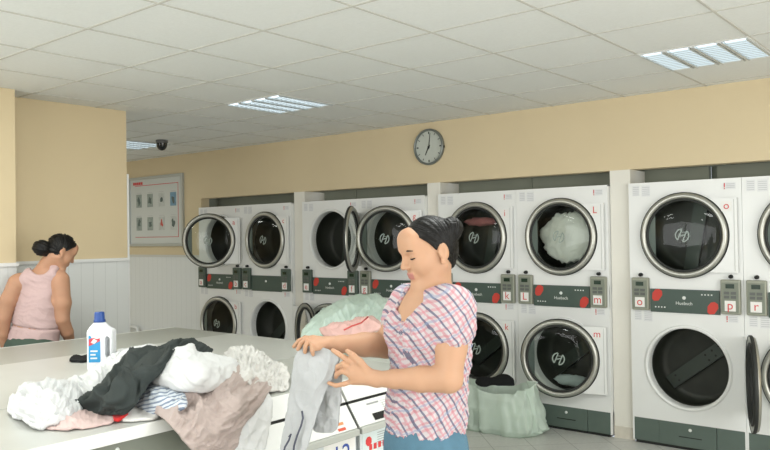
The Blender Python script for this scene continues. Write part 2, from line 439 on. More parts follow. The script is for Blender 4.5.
# panelling left of the dryers under the notice board
pm = mat('white_wall_panelling', (.74, .76, .76), .5)
nt = pm.node_tree; x, y, z = obj_xyz(nt)
g = line_mask(nt, math_node(nt, 'ADD', x, y), .1, .004)
nt.links.new(mix_col(nt, g, (.72, .74, .73), (.60, .62, .61)), nt.nodes['Principled BSDF'].inputs['Base Color'])
struct(MB().box(XL, DX['A']-.006, YW-.002, YW+.12, 0, 1.345).build('wall_back_panelling', pm))
struct(MB().box(XL, DX['A']-.006, YW-.012, YW+.01, 1.345, 1.372).build('trim_3', mat('panelling_cap', (.62, .62, .58), .5)))
# service void behind the dryers
v = MB(); vm = mat('void_board', (.22, .235, .185), .8, noise=.12, nscale=4)
v.box(-7.6, -1.76, .34, .40, 0, 2.3); v.box(-1.70, -.4, .34, .40, 0, 2.3)
v.box(-1.77, -1.69, .44, .46, 0, 2.3); v.box(-7.6, -.4, .3, .4, 2.06, 2.12); v.box(-7.62, -7.58, .05, .4, 0, 2.1)
for X in (-5.3, -3.25): v.box(X, X+.012, .325, .34, 1.8, 2.06)
struct(v.build('wall_void', vm))
# side walls, wall behind the camera with window openings
struct(MB().box(XL-.1, XL, YB, .16, 0, ZC).build('wall_far_left', MT['cream']))
rw = MB(); rw.box(XR, XR+.1, YB, .16, 0, .45); rw.box(XR, XR+.1, YB, .16, 2.55, ZC); rw.box(XR, XR+.1, YB, -7.0, .45, 2.55); rw.box(XR, XR+.1, -2.0, .16, .45, 2.55)
struct(rw.build('wall_right', MT['cream']))
fw_ = MB(); fw_.box(XL, XR, YB-.1, YB, 0, .45); fw_.box(XL, XR, YB-.1, YB, 2.55, ZC); fw_.box(XL, -6.45, YB-.1, YB, .45, 2.55); fw_.box(.05, XR, YB-.1, YB, .45, 2.55)
struct(fw_.build('wall_front', MT['cream']))
wf = MB()
for X in (-6.45, -4.3, -2.15, -.01): wf.box(X, X+.06, YB-.08, YB-.02, .45, 2.55)
wf.box(-6.45, .05, YB-.08, YB-.02, .45, .5); wf.box(-6.45, .05, YB-.08, YB-.02, 2.5, 2.55)
struct(wf.build('window_1', MT['pillar']))
wf = MB()
for Y in (-7.0, -4.5, -2.06): wf.box(XR+.02, XR+.08, Y, Y+.06, .45, 2.55)
wf.box(XR+.02, XR+.08, -7, -2, .45, .5); wf.box(XR+.02, XR+.08, -7, -2, 2.5, 2.55)
struct(wf.build('window_2', MT['pillar']))
# partition on the left with panelling, and the pier nearer the camera
PX = -5.5
pcm = mat('cream_partition_paint', (.68, .56, .36), .8, noise=.03, nscale=3, bump=.1, bscale=180)
p = MB(); p.box(PX-.14, PX, -6.2, -2.205, 1.425, ZC-.001); struct(p.build('wall_left', pcm))
p = MB(); p.box(PX-.14, PX+.004, -6.2, -2.202, 0, 1.405); struct(p.build('wall_left_panelling', pm))
p = MB(); p.box(PX-.145, PX+.02, -6.2, -2.198, 1.405, 1.428); struct(p.build('trim_4', mat('white_dado_rail', (.78, .79, .78), .4)))
p = MB(); p.box(PX, -5.23, -6.2, -3.215, 1.425, ZC-.001); struct(p.build('wall_left_pier', pcm))
p = MB(); p.box(PX, -5.226, -6.2, -3.213, 0, 1.405); struct(p.build('wall_left_pier_panelling', pm))
p = MB(); p.box(PX, -5.21, -6.2, -3.207, 1.405, 1.428); struct(p.build('trim_5', bpy.data.materials['white_dado_rail']))
p = MB(); p.box(PX-.15, PX-.002, -2.202, -2.185, 0, 2.1); struct(p.build('trim_6', bpy.data.materials['white_dado_rail']))

# ------------------------------------------------------------------ ceiling lights
def troffer(i, j, label, lit=True, group=None):
    x1 = GX0-.6*i; x0 = x1-.6; y0 = GY0-.6*j; y1 = y0+.6
    t = empty('ceiling_light', ((x0+x1)/2, (y0+y1)/2, ZC)); tag(t, label, 'ceiling light', 'recessed louvre ceiling lights')
    fr = MB(); h = .3
    for a in ((-h, h, -h, -h+.02), (-h, h, h-.02, h), (-h, -h+.02, -h+.02, h-.02), (h-.02, h, -h+.02, h-.02)): fr.box(*a, -.007, -.0005)
    for k in range(1, 4):
        xx = -h+.15*k; fr.box(xx-.006, xx+.006, -h+.02, h-.02, -.010, -.004)
    fr.build('frame', mat_frame, t)
    for k in range(4):
        xc = -h+.075+.15*k
        lo = MB()
        # parabolic blades across each tube
        for b in range(1, 12):
            yy = -h+.02+.56*b/12
            lo.add([(xc-.058, yy-.006, -.014), (xc+.058, yy-.006, -.014), (xc+.058, yy+.006, -.014), (xc-.058, yy+.006, -.014), (xc-.058, yy, -.0045), (xc+.058, yy, -.0045)],
                   [(0, 1, 2, 3), (0, 4, 5, 1), (3, 2, 5, 4)])
        lo.box(xc-.066, xc-.058, -.28, .28, -.015, -.0035); lo.box(xc+.058, xc+.066, -.28, .28, -.015, -.0035)
        lo.build('louvre', mat_louvre, t)
        tu = MB(); tu.box(xc-.055, xc+.055, -.28, .28, -.0035, -.002)
        tu.build('diffuser', MT['tube'], t)
    return t
mat_frame = mat('light_frame', (.75, .76, .75), .4)
mat_louvre = mat('mirror_louvre', (.52, .56, .57), .35, metal=.5)
troffer(-1, 1, 'recessed square ceiling light near the top right of the photo')
troffer(4, 2, 'recessed square ceiling light above the left dryers, between the camera dome and the clock')
troffer(9, 1, 'recessed square ceiling light beside the small dark camera dome')
for (X, Y) in ((-1.97, -5.77), (-4.37, -5.77), (1.0, -3.3), (-7.9, -3.3), (-9.4, -2.2), (-7.4, -7.5), (-1.4, -3.2), (-3.8, -3.9)):  # bare lamps added for brightness; those past the partition lift the notice-board wall
    lt = area('added_fill_lamp', (X, Y, ZC-.02), (0, 0, 0), .56, .56, 20, (.97, 1, .97))
# security dome
dm = empty('security_camera', (-6.86, -.95, ZC)); tag(dm, 'small dark dome camera hanging from the ceiling above the notice board', 'security camera')
MB().lathe([(0, 0), (.06, 0), (.062, -.03), (.045, -.035)], axis='z', n=24).build('mount', mat('camera_base', (.12, .12, .12), .4), dm)
MB().lathe([(.055, -.03), (.054, -.06), (.045, -.085), (.028, -.103), (0, -.11)], axis='z', n=24).build('dome', mat('camera_dome', (.015, .016, .016), .15), dm)
# clock
ck = empty('wall_clock', (-4.12, YW, 2.38)); tag(ck, 'round wall clock with a grey rim hanging on the cream wall above the dryers', 'clock')
MB().lathe([(.165, 0), (.168, -.012), (.165, -.03), (.155, -.036), (.148, -.03), (.146, -.012)], n=56).build('rim', mat('clock_rim', (.20, .22, .21), .3, metal=.5), ck)
MB().disc((0, -.014, 0), .149, 56).build('face', mat('clock_face', (.50, .53, .48), .5), ck)
tk = MB()
for k in range(12):
    a = k*math.pi/6; r0, r1 = (.118, .14); w_ = .003 if k % 3 else .006
    c_, s_ = math.sin(a), math.cos(a)
    tk.quad((c_*r0-s_*w_, -.0152, s_*r0+c_*w_), (c_*r1-s_*w_, -.0152, s_*r1+c_*w_), (c_*r1+s_*w_, -.0152, s_*r1-c_*w_), (c_*r0+s_*w_, -.0152, s_*r0-c_*w_))
tk.build('hour_mark', MT['dark'], ck)
def hand(ang, L, w_, y, nm):
    a = R(ang); c_, s_ = math.sin(a), math.cos(a)
    MB().add([(-c_*.02-s_*w_, y, -s_*.02+c_*w_), (c_*L-s_*w_*.5, y, s_*L+c_*w_*.5), (c_*L+s_*w_*.5, y, s_*L-c_*w_*.5), (-c_*.02+s_*w_, y, -s_*.02-c_*w_)], [(0, 1, 2, 3)]).build(nm, MT['dark'], ck)
hand(8, .125, .005, -.018, 'minute_hand'); hand(208, .085, .007, -.020, 'hour_hand')
MB().lathe([(0, -.024), (.009, -.024), (.009, -.014)], n=12).build('spindle', MT['dark'], ck)
MB().box(.155, .175, -.02, -.01, -.02, .0).build('setting_tab', MT['dark'], ck)

# notice board
nb = empty('notice_board', (-8.455, YW, 1.93)); tag(nb, 'framed notice board with eight small pictures on the wall left of the dryers', 'notice board')
W2, H2 = .60, .45
f = MB(); f.box(-W2, W2, -.03, -.001, H2-.035, H2, .003); f.box(-W2, W2, -.03, -.001, -H2, -H2+.035, .003); f.box(-W2, -W2+.035, -.03, -.001, -H2+.03, H2-.03); f.box(W2-.035, W2, -.03, -.001, -H2+.03, H2-.03)
f.build('frame', mat('aluminium_frame', (.48, .50, .48), .4, metal=.3), nb)
MB().box(-W2+.03, W2-.03, -.014, -.002, -H2+.03, H2-.03).build('paper', mat('notice_paper', (.60, .63, .61), .35, coat=.3), nb)
rl = MB(); rl.box(-.45, .5, -.0165, -.015, .335, .342); rl.box(-.45, .5, -.0165, -.015, -.335, -.329); rl.box(.49, .497, -.0165, -.015, -.33, .335)
for k in range(5): rl.box(-.49+.045*k, -.455+.045*k, -.0165, -.015, .35, .385)
rl.build('red_rule', MT['redink'], nb)
rnd = random.Random(4)
for r_ in range(2):
    for c_ in range(4):
        xc = -.36+.25*c_; zc = .14-.30*r_
        hi = (r_ == 0 and c_ == 3); red = (r_ == 1 and c_ == 2)
        base = (.16, .30, .42) if hi else (.30, .35, .33) if not (red or c_ == 3 or (r_ == 0 and c_ == 2)) else (.52, .55, .53)
        pm_ = MB().box(xc-.062, xc+.062, -.016, -.0145, zc-.085, zc+.085).build('picture', mat('picture_print', base, .4, noise=.35, nscale=25), nb)
        g_ = MB()
        g_.add([(xc+(.018+.03*rnd.random())*math.cos(t*.628), -.0168, zc+(.02+.05*rnd.random())*math.sin(t*.628)) for t in range(10)], [tuple(range(10))])
        g_.build('drawing', mat('drawing_ink', (.55, .10, .08) if red else (.10, .14, .13), .5), pm_)
        MB().box(xc-.05, xc+.05, -.0165, -.015, zc+.098, zc+.106).build('caption', MT['faint'], nb)
# small pipe with tap on the panelling
pp = MB(); pp.tube([(-9.1, -.03, .43), (-8.86, -.03, .43), (-8.80, -.03, .42), (-8.78, -.03, .36), (-8.77, -.03, .30)], .022, 12)
o = pp.build('wall_pipe', mat('white_plastic_pipe', (.72, .73, .72), .35)); tag(o, 'short white bent pipe low on the white panelling behind the bottle', 'pipe')
# ------------------------------------------------------------------ tumble dryers
ZLO, ZUP, RO, CX = .590, 1.545, .288, .41
def plate_hole(mb, x0, x1, z0, z1, cx, cz, r, y, n=64):
    ang = [2*math.pi*k/n for k in range(n)] + [math.atan2(b-cz, a-cx) % (2*math.pi) for a in (x0, x1) for b in (z0, z1)]
    ang = sorted(set(round(a, 6) for a in ang)); vs = []
    for a in ang:
        c, s = math.cos(a), math.sin(a)
        t = min([(x1-cx)/c if c > 1e-9 else 1e9, (x0-cx)/c if c < -1e-9 else 1e9, (z1-cz)/s if s > 1e-9 else 1e9, (z0-cz)/s if s < -1e-9 else 1e9])
        vs += [(cx+r*c, y, cz+r*s), (cx+t*c, y, cz+t*s)]
    N = len(ang)
    mb.add(vs, [(2*i, 2*i+1, (2*((i+1) % N))+1, 2*((i+1) % N)) for i in range(N)])
def cabinet():
    m = MB(); W = DW-.0018; D = .30
    plate_hole(m, .0003, W, .19, .985, CX, ZLO, RO, 0); plate_hole(m, .0003, W, 1.155, 1.94, CX, ZUP, RO, 0)
    m.box(.0003, W, 0, .01, .985, 1.155)
    m.box(.0003, .012, .0015, D, .02, 1.938); m.box(W-.01, W, .0015, D, .02, 1.938); m.box(.0003, W, .0015, D, 1.93, 1.9395); m.box(.0003, W, .03, D, .02, .19)
    for z in (ZLO, ZUP):   # rolled white rim round each opening
        m.lathe([(RO+.022, .001), (RO+.018, -.010), (RO+.008, -.014), (RO-.003, -.010), (RO-.006, .02), (RO-.006, .07)], (CX, 0, z), 64)
    return m
def drum(z):
    m = MB(); m.lathe([(RO-.006, .05), (RO+.0, .09), (RO+.0, .10), (RO, .285), (RO-.05, .292), (0, .292)], (CX, 0, z), 56); return m
def baffle(z, a):
    m = MB()
    for k in range(1):
        c, s = math.cos(a), math.sin(a)
        ex = Vector((c, 0, s)); ey = Vector((-s, 0, c)); o = Vector((CX, 0, z))
        # a bar across the back wall of the drum
        p = [o+ex*sx*(.27)+ey*sy*.05+Vector((0, yy, 0)) for yy in (.25, .289) for sx in (-1, 1) for sy in (-1, 1)]
        m.add(p, [(0, 1, 3, 2), (4, 6, 7, 5), (0, 4, 5, 1), (2, 3, 7, 6), (0, 2, 6, 4), (1, 5, 7, 3)])
    return m
def emblem_mb(y, s=.046):
    m = MB(); w = .0045
    m.lathe([(s-w, 0), (s+w, 0)], (0, y, 0), 20, a0=R(-65), a1=R(65)); m.lathe([(s-w, 0), (s+w, 0)], (0, y, 0), 20, a0=R(115), a1=R(245))
    def bar(x0, z0, x1, z1, w=w):
        d = Vector((x1-x0, 0, z1-z0)); n = Vector((-d.z, 0, d.x)).normalized()*w
        m.quad(Vector((x0, y, z0))+n, Vector((x1, y, z1))+n, Vector((x1, y, z1))-n, Vector((x0, y, z0))-n)
    bar(-.020, -.041, -.016, .041); bar(.016, -.041, .020, .041); bar(-.018, -.012, .018, .012); bar(-.020, .018, .02, .030, .002)
    return m
HX = .785           # hinge position in the cabinet
def proto_door(parent, z, theta, letter):
    """door hinged on the right; built in hinge coordinates (hinge at the origin, door toward -x)"""
    ox = CX-HX
    m = MB()
    m.lathe([(.264, -.030), (.268, -.044), (.280, -.050), (.296, -.046), (.304, -.032), (.306, -.014), (.295, -.012), (.264, -.018)], (ox, 0, 0), 72, closed=True)
    d = m.build('door', MT['ring'], parent); d.location = (HX, -.004, z); d.rotation_euler = (0, 0, theta)
    g = MB(); g.lathe([(.264, -.034), (.264, -.010), (.250, -.006), (.247, -.030)], (ox, 0, 0), 64, closed=True)
    g.lathe([(.3065, -.032), (.3105, -.028), (.3105, -.012), (.3065, -.010)], (ox, 0, 0), 64)
    g.build('gasket', MT['gasket'], d)
    b = MB(); b.lathe([(.25, -.028), (.22, -.036), (.15, -.044), (.08, -.047), (0, -.048)], (ox, 0, 0), 48)
    b.build('glass', MT['glass'], d)
    hp = MB(); n = 20; ch = -.20; a0 = math.acos(ch/.256)
    pts = [(ox+.254*math.cos(a), -.0255, .254*math.sin(a)) for a in [a0+(2*math.pi-2*a0)*k/n for k in range(n+1)]]
    hp.add(pts+[(p[0], -.015, p[2]) for p in pts], [tuple(range(n+1)), tuple(range(2*n+1, n, -1))]+[(k, k+1, k+n+2, k+n+1) for k in range(n)]+[(n, 0, n+1, 2*n+1)])
    hp.build('handle_plate', MT['handleplate'], d)
    e = emblem_mb(0); e.xform(Matrix.Translation((ox, -.0495, 0)) @ Matrix.Rotation(R(20), 4, 'Y')).build('emblem', MT['emblem'], d)
    wg = MB(); x0, x1, z0, z1 = ox+.02, -.012, -.262, .257
    r = .313; K = 24; arc = []
    aa0 = math.asin(z0/r) ; aa1 = math.asin(z1/r)
    for k in range(K+1):
        a = aa0+(aa1-aa0)*k/K; arc.append((ox+r*math.cos(a), r*math.sin(a)))
    poly = [(x1, z0)] + [(x1, z1)] + arc[::-1]
    P = len(poly); wg.add([(a, -.024, b) for a, b in poly]+[(a, -.006, b) for a, b in poly], [tuple(range(P))[::-1], tuple(range(P, 2*P))]+[(i, (i+1) % P, (i+1) % P+P, i+P) for i in range(P)])
    wg.build('hinge_panel', MT['body'], d)
    gr = MB(); gr.box(x1-.022, x1-.017, -.0255, -.0238, z0+.01, z1-.01); gr.build('panel_groove', MT['bodyedge'], d)
    lb = MB(); lb.box(-.115, -.045, -.0262, -.0243, .165, .235); l_ = lb.build('label_card', MT['label'], d)
    text_front(MB(), letter, .075, -.08, -.0268, .202).build('letter', MT['redink'], d)
    return d
def coin_box(parent, x0, x1, letter, dark):
    m = MB(); m.box(x0, x1, -.035, -.001, .995, 1.235, .008)
    b = m.build('coin_box', MT['coindark' if dark else 'coinbox'], parent); xc = (x0+x1)/2
    MB().box(x0+.012, x1-.012, -.038, -.0352, 1.01, 1.215).build('face_plate', MT['coindark' if dark else 'coinface'], b)
    MB().box(xc-.028, xc+.028, -.041, -.0382, 1.175, 1.205).build('display', MT['display'], b)
    k = MB()
    for r_ in range(2):
        for c_ in range(2): k.box(xc-.04+.045*c_, xc-.005+.045*c_, -.0405, -.0382, 1.105+.028*r_, 1.125+.028*r_)
    k.build('push_button', MT['button'], b)
    MB().box(xc-.036, xc+.036, -.0405, -.0382, 1.018, 1.09).build('label_card', MT['label'], b)
    text_front(MB(), letter, .085, xc, -.0412, 1.056).build('letter', MT['redink'], b)
    kn = MB(); kn.lathe([(0, -.03), (.012, -.03), (.014, -.02), (.014, 0)], (xc, 0, 1.255), 14); kn.build('button', MT['dark'], parent)
def make_dryer(key, up, low, up_open, low_open, label, dark=False, plain=False):
    t = empty('stacked_tumble_dryer', (DX[key], 0, 0)); tag(t, label, 'tumble dryer', 'stacked tumble dryers along the wall')
    cabinet().build('cabinet', MT['body'], t)
    k = MB(); k.box(.004, .20, .004, .03, .022, .19); k.box(.203, .60, .0, .03, .022, .19); k.box(.603, DW-.006, .004, .03, .022, .19)
    kp = k.build('kick_panel', MT['kick'], t)
    l = MB(); l.lathe([(0, -.006), (.010, -.006), (.012, 0)], (.42, 0, .145), 14); l.build('lock', MT['whiteink'], kp)
    MB().box(.34, .50, -.002, -.0002, .088, .094).build('slot', MT['dark'], kp)
    MB().box(.02, DW-.02, .01, .2, 0.0, .022).build('plinth', MT['dark'], t)
    for z, a in ((ZUP, R(80)), (ZLO, R(38))):
        dr = drum(z).build('drum', MT['drum'], t)
        bf = baffle(z, a).build('baffle', MT['baffle'], dr)
        c, s = math.cos(a), math.sin(a)
        if key == 'G' and z == ZLO:
            for q in (-.2, .08, .14, .20):
                for w_ in (-.022, .022): MB().disc((CX+c*q-s*w_, .248, z+s*q+c*w_), .008, 10).build('rivet', MT['dark'], dr)
    cp = MB().box(.155, .645, -.014, -.0005, .985, 1.155, .003).build('control_panel', MT['panel'], t)
    if not plain:
        for (px, pz) in ((.205, 1.11), (.595, 1.03)):
            rp = MB(); pts = [(-.035, -.028), (-.02, -.045), (.012, -.04), (.04, .0), (.038, .03), (.015, .045), (-.01, .04), (-.032, .012)]
            rp.add([(px+a, -.0155, pz+b) for a, b in pts]+[(px+a, -.014, pz+b) for a, b in pts], [tuple(range(8))[::-1]]+[(i, (i+1) % 8, (i+1) % 8+8, i+8) for i in range(8)])
            rp.build('red_patch', MT['redpatch'], cp)
        text_front(MB(), 'Huebsch', .034, .40, -.0152, 1.055).build('lettering', MT['whiteink'], cp)
        sm = MB()
        for q in range(4): sm.box(.19+.022*q, .20+.022*q, -.0152, -.0142, 1.018, 1.027); sm.box(.52+.022*q, .53+.022*q, -.0152, -.0142, 1.118, 1.127)
        sm.build('small_print', MT['whiteink'], cp)
    MB().lathe([(0, -.02), (.011, -.02), (.013, -.014)], (.40, 0, 1.095), 14).build('indicator', MT['whiteink'], cp)
    coin_box(t, .022, .150, up, dark); coin_box(t, .655, .785, low, dark)
    # stickers
    for z, n_ in ((1.885, 1), (.958, 1)):
        st = MB(); st.box(.03, .085, -.0016, -.0004, z-.042, z+.035); st.box(.10, .165, -.0016, -.0004, z-.048, z+.035)
        s_ = st.build('sticker', mat_st, t)
        ln = MB()
        for q in range(5): ln.box(.035, .08, -.0022, -.0017, z-.035+.014*q, z-.031+.014*q); ln.box(.106, .16, -.0022, -.0017, z-.038+.014*q, z-.034+.014*q)
        ln.build('small_print', MT['faint'], s_)
        w_ = MB(); w_.box(.68, .76, -.0016, -.0004, z-.022, z+.025); s_ = w_.build('warning_sticker', mat_st, t)
        MB().box(.684, .691, -.0022, -.0017, z-.008, z+.022).box(.684, .691, -.0022, -.0017, z-.020, z-.013).build('warning_mark', MT['redink'], s_)
        ln = MB()
        for q in range(3): ln.box(.70, .755, -.0022, -.0017, z-.012+.012*q, z-.008+.012*q)
        ln.build('small_print', MT['faint'], s_)
    proto_door(t, ZUP, R(up_open), up); proto_door(t, ZLO, R(low_open), low)
    return t
mat_st = mat('sticker_paper', (.72, .73, .735), .5)
make_dryer('A', 'a', 'b', 33, 3, 'white stacked tumble dryer at the left end, upper door swung half open', dark=True)
make_dryer('B', 'c', 'd', 1, 156, 'white stacked tumble dryer second from the left, its lower door swung right back', dark=True, plain=True)
make_dryer('C', 'e', 'f', 119, 4, 'white stacked tumble dryer right of the first post, upper door open and seen edge on', dark=True)
make_dryer('D', 'g', 'h', 14, 0, 'white stacked tumble dryer behind the face of the woman in the checked shirt')
make_dryer('E', 'i', 'k', 0, 0, 'white stacked tumble dryer lettered i and k with pink laundry behind the upper glass')
make_dryer('F', 'L', 'm', 1, 14, 'white stacked tumble dryer lettered L and m with pale sheets behind the upper glass')
make_dryer('G', 'o', 'p', 1, 109, 'white stacked tumble dryer lettered o and p with its lower door standing open')
make_dryer('H', 'r', 's', 0, 0, 'white stacked tumble dryer cut off by the right edge of the photo')
# ------------------------------------------------------------------ washer island with the folding counter
CH = .95; CXR = -2.29; CXL = -4.59; CYF = -2.40; CYN = -6.4
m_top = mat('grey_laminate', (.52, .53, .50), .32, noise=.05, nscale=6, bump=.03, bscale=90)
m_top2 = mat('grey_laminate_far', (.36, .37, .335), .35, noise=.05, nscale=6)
m_edge = mat('white_counter_edge', (.74, .74, .71), .45)
m_under = mat('grey_green_board', (.20, .215, .175), .6, noise=.05)
m_wtop = mat('washer_lid_grey', (.44, .455, .42), .35, noise=.04)
c = empty('folding_counter', ((CXR+CXL)/2, -4.4, 0)); tag(c, 'long grey folding counter with a white edge, the laundry heap lying on it', 'counter')
def W_(o):   # parts are built in world coordinates, shift into the parent's frame
    p = o.parent; o.location = (-p.location.x, -p.location.y, -p.location.z); return o
W_(MB().box(-3.97, -2.92, CYN, CYF, CH-.03, CH, .003).build('centre_worktop', m_top, c))
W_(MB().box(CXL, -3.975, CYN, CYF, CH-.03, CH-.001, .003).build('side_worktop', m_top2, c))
W_(MB().box(-2.915, CXR, CYN, -3.76, CH-.03, CH-.0005, .003).build('side_worktop', m_top, c))
W_(MB().box(CXR, CXR+.012, CYN, -3.76, CH-.042, CH+.001, .002).build('edge_strip', m_edge, c))
W_(MB().box(CXL-.012, CXL, CYN, CYF, CH-.042, CH, .002).build('edge_strip', m_edge, c))
W_(MB().box(-3.9, CXR-.03, CYN+.02, -3.78, .02, CH-.031).build('side_board', m_under, c))
W_(MB().box(CXL+.03, -3.92, CYN+.02, CYF-.02, .02, CH-.031).build('side_board', m_under, c))
W_(MB().box(-3.92, -2.95, -3.76, CYF-.02, .02, CH-.031).build('centre_board', m_under, c))
l = MB()
for yy in (-4.22, -5.2): l.lathe([(0, .004), (.007, .003), (.008, 0)], (CXR-.03, yy, .875), 12, axis='x')
W_(l.build('screw_row', MT['whiteink'], c))
m_w = mat('washer_enamel', (.74, .75, .73), .35); m_w2 = mat('washer_front', (.60, .64, .65), .4)
def washer(y0, y1, kind, label):
    t = empty('washing_machine', (-2.6, (y0+y1)/2, 0)); tag(t, label, 'washing machine', 'washing machines built into the folding counter')
    a, b = y0+.003, y1-.003; X = -2.275
    body = MB(); body.box(-2.915, -2.19, a, b, .03, .740); body.box(-2.915, X-.02, a, b, .765, .915)
    W_(body.build('cabinet', m_w2, t))
    W_(MB().box(-2.91, X, a, b, .917, CH-.001, .006).build('lid', m_wtop, t))
    # upper fascia, seam, sloping control panel and ledge
    def slab(p0, p1, th, nm, m_, par, a_=a, b_=b):
        v = []
        d = Vector((p1[0]-p0[0], 0, p1[1]-p0[1])).normalized(); n_ = Vector((-d.z, 0, d.x)); n_ = n_ if n_.x > 0 else -n_
        for yy in (a_, b_):
            for p in (p0, p1):
                q_ = Vector((p[0], yy, p[1])); v += [q_, q_-n_*th]
        f = [(0, 2, 6, 4), (1, 5, 7, 3), (0, 4, 5, 1), (2, 3, 7, 6), (0, 1, 3, 2), (4, 6, 7, 5)]
        return W_(mesh_obj(nm, v, f, m_, par))
    slab((X+.004, .945), (X+.058, .868), .02, 'fascia', m_w, t)
    slab((X+.054, .866), (X+.058, .857), .03, 'seam', MT['dark'], t)
    cp = slab((X+.062, .856), (X+.125, .768), .03, 'control_panel', m_w, t)
    gp = MB(); gp.add([(X+.0045, b-.0001, .868), (X+.0620, b-.0001, .858), (X+.1260, b-.0001, .768), (X+.0045, b-.0001, .768), (X+.0045, b+.006, .868), (X+.0620, b+.006, .858), (X+.1260, b+.006, .768), (X+.0045, b+.006, .768)], [(0, 1, 2, 3), (7, 6, 5, 4), (0, 4, 5, 1), (1, 5, 6, 2), (2, 6, 7, 3), (3, 7, 4, 0)]); W_(gp.build('dark_gap_strip', MT['dark'], t))  # black strip put in to draw the dark gap between machines
    le = MB(); le.box(-2.19, -2.135, a, b, .738, .766, .004); W_(le.build('ledge', m_wtop, t))
    W_(MB().box(-2.19, -2.155, a+.004, b-.004, .1, .738).build('front_panel', m_w2, t))
    W_(MB().box(-2.24, -2.18, a, b, 0.0, .1).build('plinth', MT['panel'], t))
    # porthole door low on the front
    s_ = min(1, (b-a)*.48/.195); d = MB(); d.lathe([(.13*s_, .0), (.14*s_, .03), (.17*s_, .035), (.19*s_, .02), (.195*s_, 0)], (-2.155, (a+b)/2, .40), 48, axis='x'); dd = W_(d.build('door', MT['ring'], t))
    g = MB(); g.lathe([(.13*s_, .004), (.08*s_, .02), (0, .028)], (-2.155, (a+b)/2, .40), 40, axis='x'); g = g.build('door_glass', MT['glass'], dd)
    h = MB(); h.lathe([(.13*s_, .002), (0, .001)], (-2.155, (a+b)/2, .40), 40, axis='x'); h.build('drum_opening', MT['dark'], dd)
    return t, cp, (a, b)
def side_text(s, size, yc, zc, X, m_, par, nm, slope=None, u=None):
    """text facing +X; on the sloping panel u is the distance down the slope"""
    v, f = text_geo(s, size); V = []
    for p in v:
        if slope is None: V.append((X, yc+p.x, zc+p.y))
        else:
            uu = u-p.y; q = Vector((X+.062, 0, .856))+Vector((.063, 0, -.088)).normalized()*uu; nrm = Vector((.088, 0, .063)).normalized()*.0012
            V.append((q.x+nrm.x, yc+p.x, q.z+nrm.z))
    o = mesh_obj(nm, V, f, m_, par); 
    return o
t1, cp1, (a1, b1) = washer(-3.755, -3.207, 0, 'washing machine numbered 12 behind the hanging grey garment')
t2, cp2, (a2, b2) = washer(-3.197, -2.692, 1, 'washing machine with a red stop sign and black drawer slot beside the woman')
def slope_quad(mb, y0, y1, u0, u1, off=.001):
    d = Vector((.063, 0, -.088)).normalized(); n_ = Vector((.088, 0, .063)).normalized()*off; o = Vector((-2.275+.062, 0, .856))
    return mb.quad(*[o+d*u+n_+Vector((0, y, 0)) for y, u in ((y0, u1), (y1, u1), (y1, u0), (y0, u0))])
# number, programme keys on the first washer
side_text('1', .05, b1-.085, 0, -2.275, MT['blueink'], cp1, 'numeral', 1, .032)
for k, (u_, col) in enumerate(((.072, 'orange'), (.096, 'red'))):
    m_ = mat('print_'+col, (.65, .28, .12) if k == 0 else (.6, .10, .06), .6); q_ = MB(); slope_quad(q_, b1-.11, b1-.065, u_-.006, u_+.006); q_.build('programme_mark', m_, cp1)
side_text('12', .115, b1-.095, .672, -2.1535, MT['blueink'], t1, 'number').location = (2.6, -(a1+b1)/2, 0)
q_ = MB(); q_.add([(-2.1543, b1-.20, .60), (-2.1543, b1-.01, .60), (-2.1543, b1-.01, .733), (-2.1543, b1-.20, .733)], [(0, 1, 2, 3)]); W_(q_.build('number_card', MT['label'], t1))
# second washer: print, drawer slot, stop sign
q_ = MB(); slope_quad(q_, a2+.105, b2-.02, .068, .100, .0025); q_.build('drawer_slot', MT['dark'], cp2)
q_ = MB(); slope_quad(q_, a2+.10, a2+.18, .018, .026); slope_quad(q_, a2+.20, a2+.202, .03, .07); slope_quad(q_, a2+.23, a2+.232, .03, .07)
for k in range(5): slope_quad(q_, a2+.19, a2+.25, .02+.010*k, .0215+.010*k)
q_.build('printed_text', mat('grey_print', (.30, .31, .31), .6), cp2)
nc = W_(MB().box(-2.1552, -2.153, a2+.02, a2+.26, .56, .734).build('notice_sheet', mat('pale_blue_notice', (.62, .70, .70), .5), t2))
pts = [(.028*math.cos(R(22.5+45*k)), .028*math.sin(R(22.5+45*k))) for k in range(8)]
mesh_obj('stop_sign', [(-2.1522, a2+.058+p[0]*.75, .695+p[1]*.75) for p in pts], [tuple(range(8))], MT['redink'], nc)
q_ = MB()
for k in range(6): q_.add([(-2.1522, a2+.115, .722-.010*k), (-2.1522, a2+.235, .722-.010*k), (-2.1522, a2+.235, .719-.010*k), (-2.1522, a2+.115, .719-.010*k)], [(0, 1, 2, 3)])
q_.build('printed_text', bpy.data.materials['grey_print'], nc)
q_ = MB()
for k in range(4): q_.add([(-2.1520, a2+.06+.03*k, .655), (-2.1520, a2+.08+.03*k, .655), (-2.1520, a2+.08+.03*k, .68), (-2.1520, a2+.06+.03*k, .68)], [(0, 1, 2, 3)])
q_.build('bold_print', MT['redink'], nc)
W_(MB().tube([(-2.14, b2-.22, .70), (-2.11, b2-.20, .66), (-2.10, b2-.19, .55), (-2.13, b2-.19, .48)], .012, 10).build('handle', MT['chrome'], t2))
# a third machine fills the end of the row
washer(-2.688, -2.405, 2, 'narrow end of the washer row, mostly hidden behind the woman')

